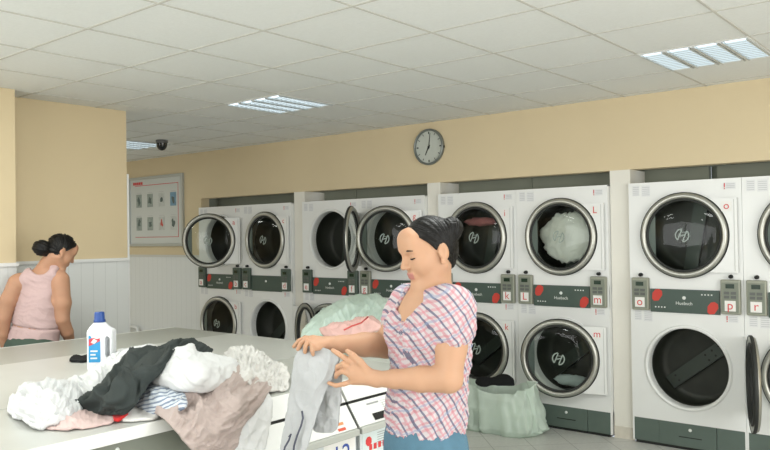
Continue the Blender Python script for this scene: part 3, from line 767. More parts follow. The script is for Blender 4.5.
# ------------------------------------------------------------------ detergent bottle
bt = empty('detergent_bottle', tuple(view_plane(102, 371, 2, CH))); tag(bt, 'white plastic detergent bottle with a blue cap standing on the counter', 'bottle')
bt.rotation_euler = (0, 0, YAW); bt.scale = (.93, .93, 1.05)
F = Field((-.09, -.06, -.01), (.09, .06, .27), .0022)
def rbox(F, c, hw, r, k=0):
    sl, P = F._sub(np.array(c)-np.array(hw), np.array(c)+np.array(hw), .02); q = np.abs(P-np.array(c))-(np.array(hw)-r)
    d = np.linalg.norm(np.maximum(q, 0), axis=-1)+np.minimum(q.max(-1), 0)-r; F._mix(sl, d.astype(np.float32), k, 'add')
rbox(F, (0, 0, .096), (.066, .040, .096), .018)
F.ell((-.008, 0, .175), (.056, .038, .052), .02); F.cap((-.010, 0, .20), (-.010, 0, .232), .027, .022, .012)
F.cap((.040, -.06, .075), (.040, -.06, .15), .0125, .0125, .004, 'sub'); F.cap((.040, 0, .07), (.040, 0, .15), .012, .012, .004, 'sub'); F.cap((.040, .06, .075), (.040, .06, .15), .0125, .0125, .004, 'sub')
for q in np.linspace(-.045, .045, 9): F.cap((.042, q, .078), (.042, q, .148), .0125, .0125, .002, 'sub')
V, Q = F.mesh(); np_obj('body', V, Q, [mat('white_plastic', (.80, .82, .85), .35)], bt)
m_cap = mat('blue_cap', (.02, .07, .28), .35)
cp_ = MB(); cp_.lathe([(0, .268), (.022, .268), (.0245, .264), (.026, .235), (.029, .232), (.030, .222), (.012, .221)], (-.010, 0, 0), 32, axis='z'); cp_.build('cap', m_cap, bt)
lb = MB().box(-.052, .008, -.0415, -.0395, .045, .165, .0005).build('label_sticker', mat('cyan_label', (.02, .30, .62), .4), bt)
MB().add([(-.050, -.0425, .118), (.006, -.0425, .140), (.006, -.0425, .162), (-.050, -.0425, .150)], [(0, 1, 2, 3)]).build('red_flash', mat('red_flash', (.62, .06, .08), .5), lb)
MB().add([(-.040, -.043, .134), (-.022, -.043, .128), (-.006, -.043, .142), (-.024, -.043, .152)], [(0, 1, 2, 3)]).build('white_flash', MT['label'], lb)
mb = MB()
for k, w in enumerate((.034, .026, .036)): mb.box(-.042, -.042+w, -.0425, -.0416, .060+.016*k, .067+.016*k)
mb.build('printed_text', MT['whiteink'], lb)
# ------------------------------------------------------------------ laundry
def cloth_mat(name, col, noise=.05, wb=.25, sc=400, sheen=.1):
    m = mat(name, col, .85, noise=noise, nscale=14, bump=wb, bscale=sc, spec=.2); m.node_tree.nodes['Principled BSDF'].inputs['Sheen Weight'].default_value = sheen; return m
MC = {k: cloth_mat(k+'_cloth', v) for k, v in dict(white=(.68, .69, .69), cream=(.66, .65, .62), black=(.012, .013, .014), beige=(.46, .38, .35), pink=(.66, .50, .47), pinkbright=(.75, .36, .34), red=(.60, .03, .03)).items()}
MC['charcoal'] = cloth_mat('charcoal_cloth', (.042, .051, .049), noise=.12, sheen=0)
MC['black'].node_tree.nodes['Principled BSDF'].inputs['Sheen Weight'].default_value = 0
MC['white2'] = cloth_mat('offwhite_cloth', (.70, .69, .66))
ms = cloth_mat('striped_cloth', (.60, .66, .72)); nt = ms.node_tree; an = nt.nodes.new('ShaderNodeAttribute'); an.attribute_name = 'weave'; sp = nt.nodes.new('ShaderNodeSeparateXYZ'); nt.links.new(an.outputs['Vector'], sp.inputs[0])
g = line_mask(nt, math_node(nt, 'ADD', sp.outputs[1], math_node(nt, 'MULTIPLY', sp.outputs[0], .25)), .032, .013); nt.links.new(mix_col(nt, g, (.62, .67, .72), (.22, .27, .36)), nt.nodes['Principled BSDF'].inputs['Base Color'])
Z = 'z'
def pile(name, label, cat, m, out, inner=(), **k): o = garment(name, m, out, inner, **k); tag(o, label, cat, 'crumpled laundry heaped on the counter'); return o
# beige shirt falling over the counter edge (lowest layer on the right)
pile('beige_shirt', 'crumpled beige shirt spilling over the counter edge in the middle of the heap', 'laundry', MC['beige'],
     [(146, 409, Z, .965), (150, 397, Z, 1.0), (175, 392, Z, 1.03), (215, 372, Z, 1.06), (228, 352, Z, 1.05), (240, 350, Z, 1.02), (262, 362, Z, 1.0), (274, 378, Z, .965), (268, 394, 'x', -2.235), (254, 412, 'x', -2.17), (241, 428, 'x', -2.14), (234, 456, 'x', -2.13), (200, 458, 'x', -2.13), (182, 440, 'x', -2.15), (165, 418, 'x', -2.22)],
     [(205, 405, Z, .99), (205, 425, 'x', -2.14), (238, 380, Z, 1.04), (180, 402, Z, 1.0)], amp=.036, ang=-.75, seed=3.3, fs=.105, fs2=.030, puff=.012, fine=.6, jag=.9)
# white ruffled garment at the right end
pile('ruffled_blouse', 'white ruffled blouse bunched at the right end of the heap', 'laundry', MC['cream'],
     [(222, 356, Z, 1.05), (228, 350, Z, 1.07), (246, 348, Z, 1.07), (262, 352, Z, 1.05), (278, 361, Z, 1.02), (289, 370, Z, .99), (292, 380, Z, .965), (290, 389, Z, .953), (276, 391, Z, .955), (260, 394, Z, .975), (246, 386, Z, 1.02), (236, 368, Z, 1.06)],
     [(265, 368, Z, 1.02)], amp=.032, ang=.9, seed=8.1, fs=.26, fs2=.16, puff=.012, jag=3)
# white cloth hanging down at the right
pile('hanging_pillowcase', 'plain white cloth hanging over the counter edge right of the beige shirt', 'laundry', MC['white'],
     [(250, 388, Z, .99), (262, 386, Z, .975), (273, 400, 'x', -2.225), (271, 418, 'x', -2.205), (266, 436, 'x', -2.18), (262, 456, 'x', -2.15), (240, 455, 'x', -2.15), (224, 442, 'x', -2.165), (232, 425, 'x', -2.175), (244, 406, 'x', -2.19)],
     [(252, 425, 'x', -2.168)], amp=.014, ang=1.9, seed=2.2, fs=.07, fs2=.02, puff=.012)
# white garments on the left
pile('white_bedlinen', 'white crumpled bed linen at the left end of the heap', 'laundry', MC['white'],
     [(8, 405, Z, .962), (9, 418, Z, .955), (20, 420, Z, .955), (30, 428, Z, .955), (52, 428, Z, .955), (75, 418, Z, .96), (85, 405, Z, .975), (112, 385, Z, 1.0), (132, 362, Z, 1.04), (134, 348, Z, 1.05), (118, 350, Z, 1.03), (100, 364, Z, 1.0), (88, 374, Z, .98), (70, 380, Z, .99), (52, 379, Z, 1.0), (30, 383, Z, .99), (15, 392, Z, .975)],
     [(45, 405, Z, 1.01), (95, 385, Z, 1.02), (25, 408, Z, .99)], amp=.042, ang=.5, seed=5.5, fs=.15, fs2=.08, puff=.02, jag=3)
pile('white_towel', 'white garment tucked behind the charcoal trousers near the bottle', 'laundry', MC['white'],
     [(84, 392, Z, .97), (100, 372, Z, .99), (118, 352, Z, 1.03), (135, 347, Z, 1.06), (160, 346, Z, 1.08), (152, 358, Z, 1.08), (128, 378, Z, 1.04), (108, 396, Z, 1.0)],
     [(122, 366, Z, 1.05)], amp=.022, ang=-.8, seed=11.5, fs=.12, fs2=.05, puff=.010, jag=2)
pile('pink_undershirt', 'pale pink garment flat on the counter under the white linen', 'laundry', MC['pink'],
     [(38, 428, Z, .953), (55, 405, Z, .962), (80, 408, Z, .965), (104, 414, Z, .965), (120, 420, Z, .957), (104, 425, Z, .954), (80, 429, Z, .953), (55, 430, Z, .953)],
     [(75, 420, Z, .97)], amp=.016, ang=.25, seed=6.2, fs=.16, fs2=.05, puff=.004)
pile('red_sock', 'small bit of bright red cloth peeping out below the charcoal trousers', 'laundry', MC['red'],
     [(112, 413, Z, .970), (124, 408, Z, .975), (130, 413, Z, .970), (124, 420, Z, .962), (112, 420, Z, .960)], amp=.006, seed=1.7, puff=.006, fs=.2)
pile('pale_vest', 'pale grey scrap of cloth lying along the counter edge below the trousers', 'laundry', MC['white2'],
     [(118, 422, Z, .955), (126, 412, Z, .968), (146, 408, Z, .975), (160, 412, Z, .970), (158, 419, Z, .955), (140, 421, Z, .953)], amp=.012, seed=9.7, puff=.006, fs=.2)
pile('striped_pyjamas', 'light blue striped garment between the charcoal trousers and the beige shirt', 'laundry', ms,
     [(134, 404, Z, .985), (140, 388, Z, 1.02), (150, 382, Z, 1.04), (172, 388, Z, 1.04), (190, 398, Z, 1.02), (186, 410, Z, .99), (160, 415, Z, .965), (140, 412, Z, .962)],
     [(160, 400, Z, 1.02)], amp=.018, ang=-.9, seed=4.4, fs=.10, fs2=.04, puff=.010)
# charcoal trousers
pile('charcoal_trousers', 'charcoal grey trousers thrown across the top of the heap', 'trousers', MC['charcoal'],
     [(67, 408, Z, .972), (72, 402, Z, .985), (95, 393, Z, 1.02), (112, 372, Z, 1.06), (124, 358, Z, 1.08), (133, 349, Z, 1.10), (160, 347, Z, 1.12), (175, 341, Z, 1.13), (196, 340, Z, 1.13), (208, 346, Z, 1.11), (214, 354, Z, 1.08), (190, 356, Z, 1.10), (165, 370, Z, 1.09), (148, 385, Z, 1.06), (140, 398, Z, 1.02), (134, 408, Z, .99), (122, 416, Z, .972), (100, 414, Z, .968), (82, 410, Z, .966)],
     [(120, 392, Z, 1.05), (150, 362, Z, 1.12), (105, 403, Z, 1.01)], amp=.07, ang=-.75, seed=17.4, fs=.095, fs2=.026, puff=.012, jag=1.2, fine=.3)
# white folded garment on top
pile('white_shirt', 'smooth white shirt lying on top of the heap', 'shirt', MC['white'],
     [(153, 384, Z, 1.05), (154, 376, Z, 1.07), (163, 370, Z, 1.09), (174, 358, Z, 1.12), (173, 350, Z, 1.13), (186, 346, Z, 1.15), (193, 345, Z, 1.15), (196, 354, Z, 1.12), (214, 355, Z, 1.11), (230, 358, Z, 1.09), (238, 362, Z, 1.07), (236, 376, Z, 1.05), (225, 386, Z, 1.03), (200, 392, Z, 1.03), (172, 390, Z, 1.04)],
     [(200, 372, Z, 1.11)], amp=.022, ang=.35, seed=12.3, fs=.075, fs2=.03, puff=.018)
o = garment('black_sock', MC['black'], [(69, 362, Z, .955), (72, 357, Z, .965), (82, 356, Z, .968), (93, 353, Z, .965), (95, 359, Z, .957), (84, 362, Z, .953), (74, 363, Z, .952)], amp=.006, seed=3, puff=.010, fs=.2)
tag(o, 'small black sock lying on the counter left of the bottle', 'sock')

# ------------------------------------------------------------------ the garment in her hands
mg = cloth_mat('grey_jersey', (.42, .43, .435), noise=.04)
D0 = 2.36
hg = garment('grey_jersey_top', mg,
     [(297, 350, 'd', D0+.04), (303, 346, 'd', D0+.05), (315, 346, 'd', D0+.04), (330, 350, 'd', D0+.02), (341, 357, 'd', D0), (337, 366, 'd', D0), (328, 386, 'd', D0+.01), (319, 408, 'd', D0+.01), (312, 430, 'd', D0), (304, 458, 'd', D0), (279, 458, 'd', D0+.03), (284, 430, 'd', D0+.03), (290, 395, 'd', D0+.03), (293, 370, 'd', D0+.04)],
     [(308, 380, 'd', D0-.01)], amp=.016, ang=1.75, seed=14.2, fine=.4, fs=.065, fs2=.015, thick=.004, floor_z=-1, edge_x=-9, jag=.7)
tag(hg, 'light grey jersey garment hanging from the hands of the woman', 'garment')
sl_ = garment('sleeve', mg,
     [(321, 366, 'd', D0+.05), (334, 360, 'd', D0+.04), (343, 368, 'd', D0+.03), (341, 400, 'd', D0+.03), (338, 432, 'd', D0+.03), (325, 433, 'd', D0+.05), (312, 432, 'd', D0+.06), (311, 410, 'd', D0+.06)],
     amp=.016, ang=1.6, seed=15.2, fs=.09, fs2=.02, thick=.004, floor_z=-1, edge_x=-9, jag=.7, parent=hg)
mdk = mat('dark_cord', (.06, .065, .09), .8)
for pts in ([(302, 411), (303, 418), (301, 426), (297, 436), (294, 446), (293, 456)], [(289, 437), (291, 434), (289, 440), (285, 447), (283, 456)]):
    MB().tube([view_point(a, b, D0-.008) for a, b in pts], .0030, 8).build('drawstring', mdk, hg)

# ------------------------------------------------------------------ plastic bags
def bag_mat(name, col, alpha):
    m = mat(name, col, .32, bump=.25, bscale=35, spec=.5); b = m.node_tree.nodes['Principled BSDF']; nt = m.node_tree
    tr = nt.nodes.new('ShaderNodeBsdfTranslucent'); tr.inputs[0].default_value = (*col, 1); tp = nt.nodes.new('ShaderNodeBsdfTransparent'); m1 = nt.nodes.new('ShaderNodeMixShader'); m2 = nt.nodes.new('ShaderNodeMixShader')
    m1.inputs[0].default_value = .45; m2.inputs[0].default_value = alpha; out = nt.nodes['Material Output']
    nt.links.new(b.outputs[0], m1.inputs[1]); nt.links.new(tr.outputs[0], m1.inputs[2]); nt.links.new(m1.outputs[0], m2.inputs[1]); nt.links.new(tp.outputs[0], m2.inputs[2]); nt.links.new(m2.outputs[0], out.inputs[0]); return m
mbag = bag_mat('pale_green_plastic', (.82, .93, .84), .12)
mbag2 = bag_mat('mint_plastic', (.84, .96, .89), .10)
# floor bag: a slumped sack, rim pinched in
def sack(parent, m, W, D, H, seed, nu=120, nv=60, wob=.05):
    u = np.linspace(0, 2*np.pi, nu, endpoint=False); v = np.linspace(0, 1, nv); U, Vv = np.meshgrid(u, v, indexing='ij')
    r = 1+.10*vnoise(np.cos(U)*1.6+seed, np.sin(U)*1.6, Vv*2.2)+.16*ridged(np.cos(U)*3.2, np.sin(U)*3.2+seed, Vv*1.3+seed)+.10*ridged(np.cos(U)*7, np.sin(U)*7+seed, Vv*2.2+seed)-.06
    prof = np.interp(Vv, [0, .03, .15, .5, .85, 1], [.0, .80, .92, .93, .86, .80])
    hz = H*(Vv-.03)/.97*(1+.10*np.sin(U*2+1)*Vv+.05*vnoise(np.cos(U)*3, np.sin(U)*3, seed)*Vv)
    P = np.stack([W*prof*r*np.sign(np.cos(U))*np.abs(np.cos(U))**.75, D*prof*r*np.sign(np.sin(U))*np.abs(np.sin(U))**.8, np.maximum(hz, .002)], -1).reshape(-1, 3)
    i, j = np.meshgrid(np.arange(nu), np.arange(nv-1), indexing='ij'); i = i.ravel(); j = j.ravel(); i2 = (i+1) % nu
    Q = np.stack([i*nv+j, i2*nv+j, i2*nv+j+1, i*nv+j+1], 1)
    return np_obj('plastic_sack', P, Q, [m], parent)
fb = empty('floor_bag', (-3.20, -.31, 0)); tag(fb, 'pale green plastic bag of washing standing on the floor by the dryers', 'plastic bag')
sack(fb, mbag, .36, .19, .37, 2.3).rotation_euler = (0, 0, R(4))
FF = Field((-.33, -.2, 0), (.33, .2, .36), .008)
FF.ell((0, 0, .14), (.24, .13, .15), .02); FF.ell((.1, -.02, .2), (.12, .09, .08), .04); V, Q = FF.mesh(); V[:, 2] = np.maximum(V[:, 2], .004); np_obj('washing_inside', V, Q, [cloth_mat('pale_washing', (.80, .84, .80))], fb)
gb = garment('black_jumper', MC['black'], [(474, 382, 'y', -.42), (480, 376, 'y', -.38), (494, 378, 'y', -.36), (506, 374, 'y', -.34), (514, 378, 'y', -.36), (514, 386, 'y', -.42), (498, 385, 'y', -.45), (484, 387, 'y', -.47)], amp=.01, seed=2, puff=.02, fs=.2, floor_z=-1, edge_x=-9)
tag(gb, 'black garment on top of the green bag on the floor', 'garment')
# bag on the counter, mouth open toward the camera, pink clothes inside
cb = empty('counter_bag', (-2.85, -2.62, CH)); tag(cb, 'mint green plastic bag lying open on the counter beyond the hands', 'plastic bag')
def rel(o): o.location = (-cb.location.x, -cb.location.y, -cb.location.z); return o
rel(garment('plastic_back', mbag2, [(302, 345, Z, .955), (300, 333, Z, 1.0), (312, 320, Z, 1.06), (330, 306, Z, 1.12), (352, 295, Z, 1.17), (375, 293, Z, 1.18), (388, 299, Z, 1.16), (396, 312, Z, 1.11), (398, 330, Z, 1.03), (394, 346, Z, .955), (350, 348, Z, .955)],
        [(350, 318, Z, 1.09)], amp=.042, ang=-.6, seed=21, fs=.10, fs2=.030, thick=.003, puff=.035, parent=cb))
rel(garment('plastic_front', mbag2, [(306, 349, Z, .955), (303, 338, Z, .99), (325, 336, Z, 1.01), (350, 339, Z, 1.0), (380, 334, Z, 1.02), (396, 326, Z, 1.04), (397, 342, Z, .97), (388, 352, Z, .955), (345, 354, Z, .955)],
        amp=.035, ang=.1, seed=23, fs=.09, fs2=.03, thick=.003, puff=.035, parent=cb))
o = garment('pink_pullover', cloth_mat('salmon_cloth', (.66, .42, .38)), [(318, 331, Z, 1.05), (330, 325, Z, 1.08), (352, 321, Z, 1.10), (372, 316, Z, 1.12), (380, 322, Z, 1.10), (384, 329, Z, 1.07), (370, 333, Z, 1.05), (345, 337, Z, 1.03), (326, 338, Z, 1.02)],
        amp=.040, ang=-.3, seed=25, fs=.12, fs2=.03, thick=.01, puff=.045)
tag(o, 'pink clothes showing in the mouth of the green bag on the counter', 'clothes')
MB().tube([view_plane(a, b, 2, z_) for a, b, z_ in ((344, 330, 1.12), (352, 326, 1.135), (361, 323, 1.14), (368, 317, 1.155))], .004, 8).build('red_seam', mat('red_seam', (.55, .08, .07), .6), o)
# laundry inside two of the dryers
def drum_load(key, z, m, seed, nm, label, cat, squash=(.24, .07, .21), off=(0, 0, 0)):
    n1, n2 = 70, 45; u = np.linspace(0, 2*np.pi, n1, endpoint=False); v = np.linspace(.02, np.pi-.02, n2); U, Vv = np.meshgrid(u, v, indexing='ij')
    d = np.stack([np.cos(U)*np.sin(Vv), np.sin(U)*np.sin(Vv), np.cos(Vv)], -1); r = 1+.16*folds(d[..., 0]*4, d[..., 2]*4, 1.4, seed, 1, .35)-.06
    P = (d*r[..., None]*np.array(squash)).reshape(-1, 3); i, j = np.meshgrid(np.arange(n1), np.arange(n2-1), indexing='ij'); i = i.ravel(); j = j.ravel(); i2 = (i+1) % n1
    o = np_obj(nm, P, np.stack([i*n2+j, i2*n2+j, i2*n2+j+1, i*n2+j+1], 1)[:, ::-1], [m]); o.location = (DX[key]+CX+off[0], .11+off[1], z+off[2]); tag(o, label, cat); return o
drum_load('F', ZUP, cloth_mat('pale_sheet', (.86, .86, .80)), 3, 'damp_sheets', 'pale crumpled sheets behind the glass of the upper dryer lettered L', 'laundry')
drum_load('E', ZUP, cloth_mat('dull_pink_cloth', (.42, .16, .16)), 6, 'pink_towel', 'dull pink laundry high behind the glass of the dryer lettered i', 'laundry', (.17, .05, .04), (-.03, 0, .14))
drum_load('F', ZLO, cloth_mat('pale_blue_towel', (.48, .55, .55)), 9, 'folded_towel', 'small pale cloth at the bottom of the lower dryer lettered m', 'laundry', (.17, .06, .045), (.03, -.02, -.205))
# ------------------------------------------------------------------ people
def skin_mat(name, col): 
    m = mat(name, col, .55, noise=.07, nscale=18, bump=.05, bscale=300, spec=.35, sub=.15); return m
def frame(yaw, pitch):
    """forward / left / up axes in the camera-aligned frame; yaw turns from picture-left toward the viewer"""
    f = np.array([-math.cos(yaw)*math.cos(pitch), -math.sin(yaw)*math.cos(pitch), -math.sin(pitch)]); l = np.array([math.sin(yaw), -math.cos(yaw), 0.]); return f, l, np.cross(f, l)
class Person:
    def __init__(s, origin, depth):
        s.o = Vector(origin); s.d = depth
    def J(s, px, py, b=0):
        w = view_point(px, py, s.d+b)-s.o; c, n = math.cos(YAW), math.sin(YAW); return np.array([w.x*c+w.y*n, -w.x*n+w.y*c, w.z])
m_hair = mat('black_hair', (.005, .0045, .004), .45, spec=.25)
nt = m_hair.node_tree; b_ = nt.nodes['Principled BSDF']; tc = nt.nodes['Texture Coordinate']; mp = nt.nodes.new('ShaderNodeMapping'); mp.inputs['Scale'].default_value = (25, 160, 160); nt.links.new(tc.outputs['Object'], mp.inputs[0]); n_ = nt.nodes.new('ShaderNodeTexNoise'); n_.inputs['Scale'].default_value = 1.5; nt.links.new(mp.outputs[0], n_.inputs['Vector']); bp = nt.nodes.new('ShaderNodeBump'); bp.inputs['Strength'].default_value = .5; bp.inputs['Distance'].default_value = .004; nt.links.new(n_.outputs['Fac'], bp.inputs['Height']); nt.links.new(bp.outputs[0], b_.inputs['Normal'])

def head(F, H, fr, s=1.0):
    f, l, u = fr; T = lambda x, y, z: H+s*(f*x+l*y+u*z); rot = np.stack([f, l, u])
    E = lambda c, r, k=.015, op='add': F.ell(T(*c), np.array(r)*s, k*s, rot, op)
    E((-.006, 0, .014), (.084, .073, .080), .01); E((.030, 0, -.030), (.058, .057, .078), .03); E((.066, 0, -.103), (.020, .024, .019), .03)
    for y in (-1, 1):
        E((.050, y*.034, -.036), (.030, .026, .034), .02)
        F.cap(T(.055, y*.015, -.104), T(-.004, y*.052, -.055), .018*s, .018*s, .025*s)
    E((.074, 0, .014), (.020, .044, .014), .02); E((.066, 0, .045), (.028, .050, .035), .03)
    for y in (-1, 1):
        E((.094, y*.033, -.006), (.014, .017, .011), .012, 'sub'); E((.068, y*.031, -.006), (.0165, .0165, .0135), .003)
    F.cap(T(.086, 0, .002), T(.104, 0, -.034), .007*s, .0095*s, .012*s)
    for y in (-1, 1): E((.094, y*.011, -.037), (.009, .007, .007), .006)
    E((.078, 0, -.066), (.014, .026, .016), .012)
    E((.087, 0, -.0605), (.009, .021, .0045), .004); E((.085, 0, -.0710), (.009, .018, .005), .004)
    F.cap(T(.097, -.019, -.0658), T(.097, .019, -.0658), .0012*s, .0012*s, .003*s, 'sub')
    for y in (-1, 1):
        E((-.008, y*.078, -.012), (.018, .010, .029), .004); E((.001, y*.088, -.008), (.010, .006, .018), .004, 'sub'); E((.002, y*.080, -.042), (.008, .007, .010), .004)
    return T
def finger(F, pts, r0=.0088, r1=.0066, k=.003):
    n = len(pts); F.chain(pts, [r0+(r1-r0)*i/(n-1) for i in range(n)], k)

# ---- the woman in the checked shirt
WO = (-1.42, -3.67, 0)
P1 = Person(WO, 2.4); J = P1.J
w1 = empty('person', WO, YAW); tag(w1, 'woman with a black hair bun in a checked short-sleeved shirt holding a grey garment', 'person')
Hc = J(429.5, 248, 0); hf = frame(R(22), R(15)); TB = R(26)
tf = frame(TB, 0); f0, l0 = tf[0], tf[1]
def TP(c, x=0, y=0, z=0): return c+f0*x+l0*y+np.array([0, 0, z])
chest = J(430, 336, 0); belly = J(427, 385, 0); hips = J(425, 432, 0); rotT = np.stack([f0, l0, np.array([0, 0, 1.])])
SL, SR = J(454, 307, -.11), J(409, 303, .13); EL, ER = J(449, 379, -.15), J(386, 345, .15); WL, WR = J(377, 379, -.07), J(329, 344, .03)
F = Field((-.62, -.42, .70), (.30, .42, 1.70), .0034)
F.ell(TP(chest, -.005), (.094, .140, .182), .03, rotT); F.ell(belly, (.100, .136, .17), .05, rotT); F.ell(hips, (.10, .135, .14), .05, rotT)
neck0 = J(434, 297, .0)
F.cap(SL, SR, .050, .050, .05); F.cap(TP(neck0, .0, 0, -.03), Hc-hf[2]*.055-hf[0]*.010, .052, .047, .025)
F.cap(TP(neck0, .05, .05, -.085), TP(neck0, .05, -.05, -.085), .045, .045, .05)
Tm = head(F, Hc, hf, .985)
F.chain([SL, SL*.45+EL*.55, EL], [.050, .045, .040], .02); F.chain([EL, EL*.62+WL*.38, EL*.25+WL*.75, WL], [.041, .0385, .028, .0235], .01)
F.chain([SR, ER], [.050, .042], .02); F.chain([ER, ER*.6+WR*.4, WR*.8+ER*.2, WR], [.044, .039, .027, .0235], .01)
# left hand: back toward the viewer, fingers closing on the cloth
K = [J(355, 363.5, -.062), J(351.5, 369, -.066), J(351, 375, -.066), J(353, 381, -.060)]
for k_ in K: F.cap(WL, k_, .019, .0125, .012)
F.ell((K[0]+K[3]+WL)/3, (.030, .014, .024), .012)
finger(F, [K[0], J(344, 357.5, -.052), J(338, 353.5, -.046), J(333, 350.5, -.040)], .0095, .007)
finger(F, [K[1], J(343, 364, -.062), J(338, 366.5, -.050), J(336.5, 370, -.036)], .0095, .007)
finger(F, [K[2], J(342, 371, -.066), J(337, 374, -.052), J(336, 377, -.036)], .009, .007)
finger(F, [K[3], J(344, 384, -.056), J(336, 385.5, -.050), J(329, 383, -.044)], .0085, .0063)
finger(F, [J(367, 371, -.075), J(360, 362, -.075), J(353, 355.5, -.064), J(347.5, 351, -.050)], .0135, .0075, .006)
# right hand: on the far side, fingers draped over the fold, thumb behind
K2 = [J(313, 338.5, .015), J(312, 341, .0), J(313, 344, -.012), J(315, 347.5, -.020)]
for k_ in K2: F.cap(WR, k_, .018, .0115, .012)
F.ell((K2[0]+K2[3]+WR)/3, (.030, .024, .013), .012)
finger(F, [K2[0], J(305, 338, .022), J(299, 341, .026), J(294, 346.5, .026)], .0092, .0068)
finger(F, [K2[1], J(306, 340, .000), J(301, 343.5, -.004), J(298, 349, -.002)], .0092, .0068)
finger(F, [K2[2], J(308, 341.5, -.018), J(305.5, 346.5, -.022), J(305, 352, -.016)], .009, .0066)
finger(F, [K2[3], J(312, 345, -.030), J(312, 350, -.032), J(313, 354.5, -.024)], .0085, .0062)
finger(F, [J(322, 346.5, .012), J(313, 349, .042), J(306, 350, .050), J(300, 351, .046)], .0115, .0075, .005)
F.cut_below(.74)
V, Q = F.mesh()
m_skin = skin_mat('warm_skin', (.50, .29, .18)); m_lip = mat('lips', (.42, .17, .14), .45)
C = V[Q[:, 0]]; loc = (C-Hc)/.985 @ np.stack(hf).T
lip = (np.abs(loc[:, 1]) < .022) & (loc[:, 0] > .084) & (loc[:, 2] < -.0555) & (loc[:, 2] > -.0775)
body1 = np_obj('body', V, Q, [m_skin, m_lip], w1, lip.astype(int))
# hair
def hair(F, Hc, fr, s, bun, bunr):
    f, l, u = fr; T = lambda x, y, z: Hc+s*(f*x+l*y+u*z); rot = np.stack([f, l, u])
    F.ell(T(-.006, 0, .014), np.array((.091, .081, .088))*s, .01, rot)
    F.cap(T(-.052, 0, -.035), T(-.048, 0, -.058), .038*s, .028*s, .02)
    F.ell(T(.105, 0, -.058), np.array((.118, .16, .128))*s, .006, rot, 'sub')
    F.ell(T(.012, 0, -.115), np.array((.062, .16, .078))*s, .006, rot, 'sub')
    for y in (-1, 1): F.ell(T(-.002, y*.085, -.022), np.array((.022, .020, .032))*s, .004, rot, 'sub')
    F.ell(bun, bunr, .010)
def strands(V, c, amp=.0022):
    d = V-c; n = d/np.linalg.norm(d, axis=1)[:, None]; a = np.arctan2(d[:, 1]*.6+d[:, 0], d[:, 2]+.02); return V+n*(amp*ridged(a*26, np.linalg.norm(d, axis=1)*20, 3))[:, None]
F = Field(Hc-.17, Hc+.18, .0028); bun = J(451, 229, -.01)
hair(F, Hc, hf, .985, bun, np.array((.037, .042, .038)))
V, Q = F.mesh(); V = strands(V, Hc-hf[0]*.03+hf[2]*.0); h1 = np_obj('hair', V, Q, [m_hair], w1)
# brows, lashes
def brow(T, y, parent):
    pts = [T(.0905-.0028*abs(t)**2*4, y*(.031+t*.018), .0135+.0035*(1-t*t)) for t in np.linspace(-1, 1, 7)]
    m = MB(); m.tube(pts, [.0016, .0028, .0034, .0034, .0030, .0022, .0012], 8); m.build('eyebrow', m_hair, parent)
def lash(T, y, parent):
    pts = [T(.0835-.0075*t*t, y*(.031+t*.015), -.0125+.0025*t*t) for t in np.linspace(-1, 1, 7)]
    m = MB(); m.tube(pts, [.0010, .0022, .0028, .0028, .0026, .0020, .0010], 6); m.build('eyelash', m_hair, parent)
for y in (-1, 1): brow(Tm, y, w1); lash(Tm, y, w1)
# checked shirt
F = Field((-.34, -.42, .84), (.34, .42, 1.46), .004)
F.ell(TP(chest, -.005, 0, -.005), (.104, .150, .190), .03, rotT); F.ell(TP(belly, -.001), (.106, .140, .16), .06, rotT); F.ell(TP(hips, -.002, 0, .03), (.114, .146, .15), .06, rotT)
for y in (-1, 1): F.ell(TP(chest, .062, y*.066, .01), (.058, .062, .064), .04, rotT)
F.cap(SL, SR, .056, .056, .06)
sle = SL*.66+EL*.34; sre = SR*.66+ER*.34
F.cap(SL, sle, .060, .066, .03); F.cap(SR, sre, .060, .064, .03)
F.cap(sle, SL*.60+EL*.40, .056, .050, .01)
F.cap(SR*.64+ER*.36, SR*.58+ER*.42, .060, .050, .01)
F.cap(TP(neck0, .0, 0, -.035), Hc, .068, .080, .012, 'sub')
F.cap(TP(neck0, .075, .0, -.03), J(406, 321, -.06), .070, .010, .008, 'sub')
xx = F.lo[0]+F.h*np.arange(F.n[0]); zz = F.lo[2]+F.h*np.arange(F.n[2]); zc_ = .925+np.where(xx > 0, 5.0, 1.8)*xx*xx; F.F = np.maximum(F.F, (zc_[:, None]-zz[None, :])[:, None, :].astype(np.float32))
V, Q = F.mesh()
# sewn gathers and wrinkles
cen = np.array([0, 0]); a_ = np.arctan2(V[:, 1]-chest[1], V[:, 0]-chest[0]); rr = np.hypot(V[:, 0]-chest[0], V[:, 1]-chest[1])
wz = folds(a_*5.5, V[:, 2]*22, .75, 4.2, 1, .45)*.010 + folds(a_*3, V[:, 2]*9, -.7, 8.2, 1, .4)*.010
gather = np.sin(a_*46+vnoise(a_*8, V[:, 2]*6)*3)*.0028*np.clip((V[:, 2]-1.24)/.05, 0, 1)*np.clip((1.33-V[:, 2])/.05, 0, 1)
hemw = np.sin(a_*9+vnoise(a_*3, 0)*3)*.006*np.clip((1.0-V[:, 2])/.07, 0, 1)
dirn = np.stack([np.cos(a_), np.sin(a_), np.zeros_like(a_)], 1); V = V+dirn*((wz-.006)*np.clip((1.42-V[:, 2])/.12, .2, 1)+gather+hemw)[:, None]
low = V[:, 2] < .9262
V[:, 2] = np.where(V[:, 2] < .96, V[:, 2]+(.96-V[:, 2])*0+np.sin(a_*2+1.2)*.008, V[:, 2])
ms_ = mat('checked_cotton', (.66, .62, .63), .85, spec=.15, bump=.2, bscale=260); nt = ms_.node_tree
x, y, z = obj_xyz(nt)
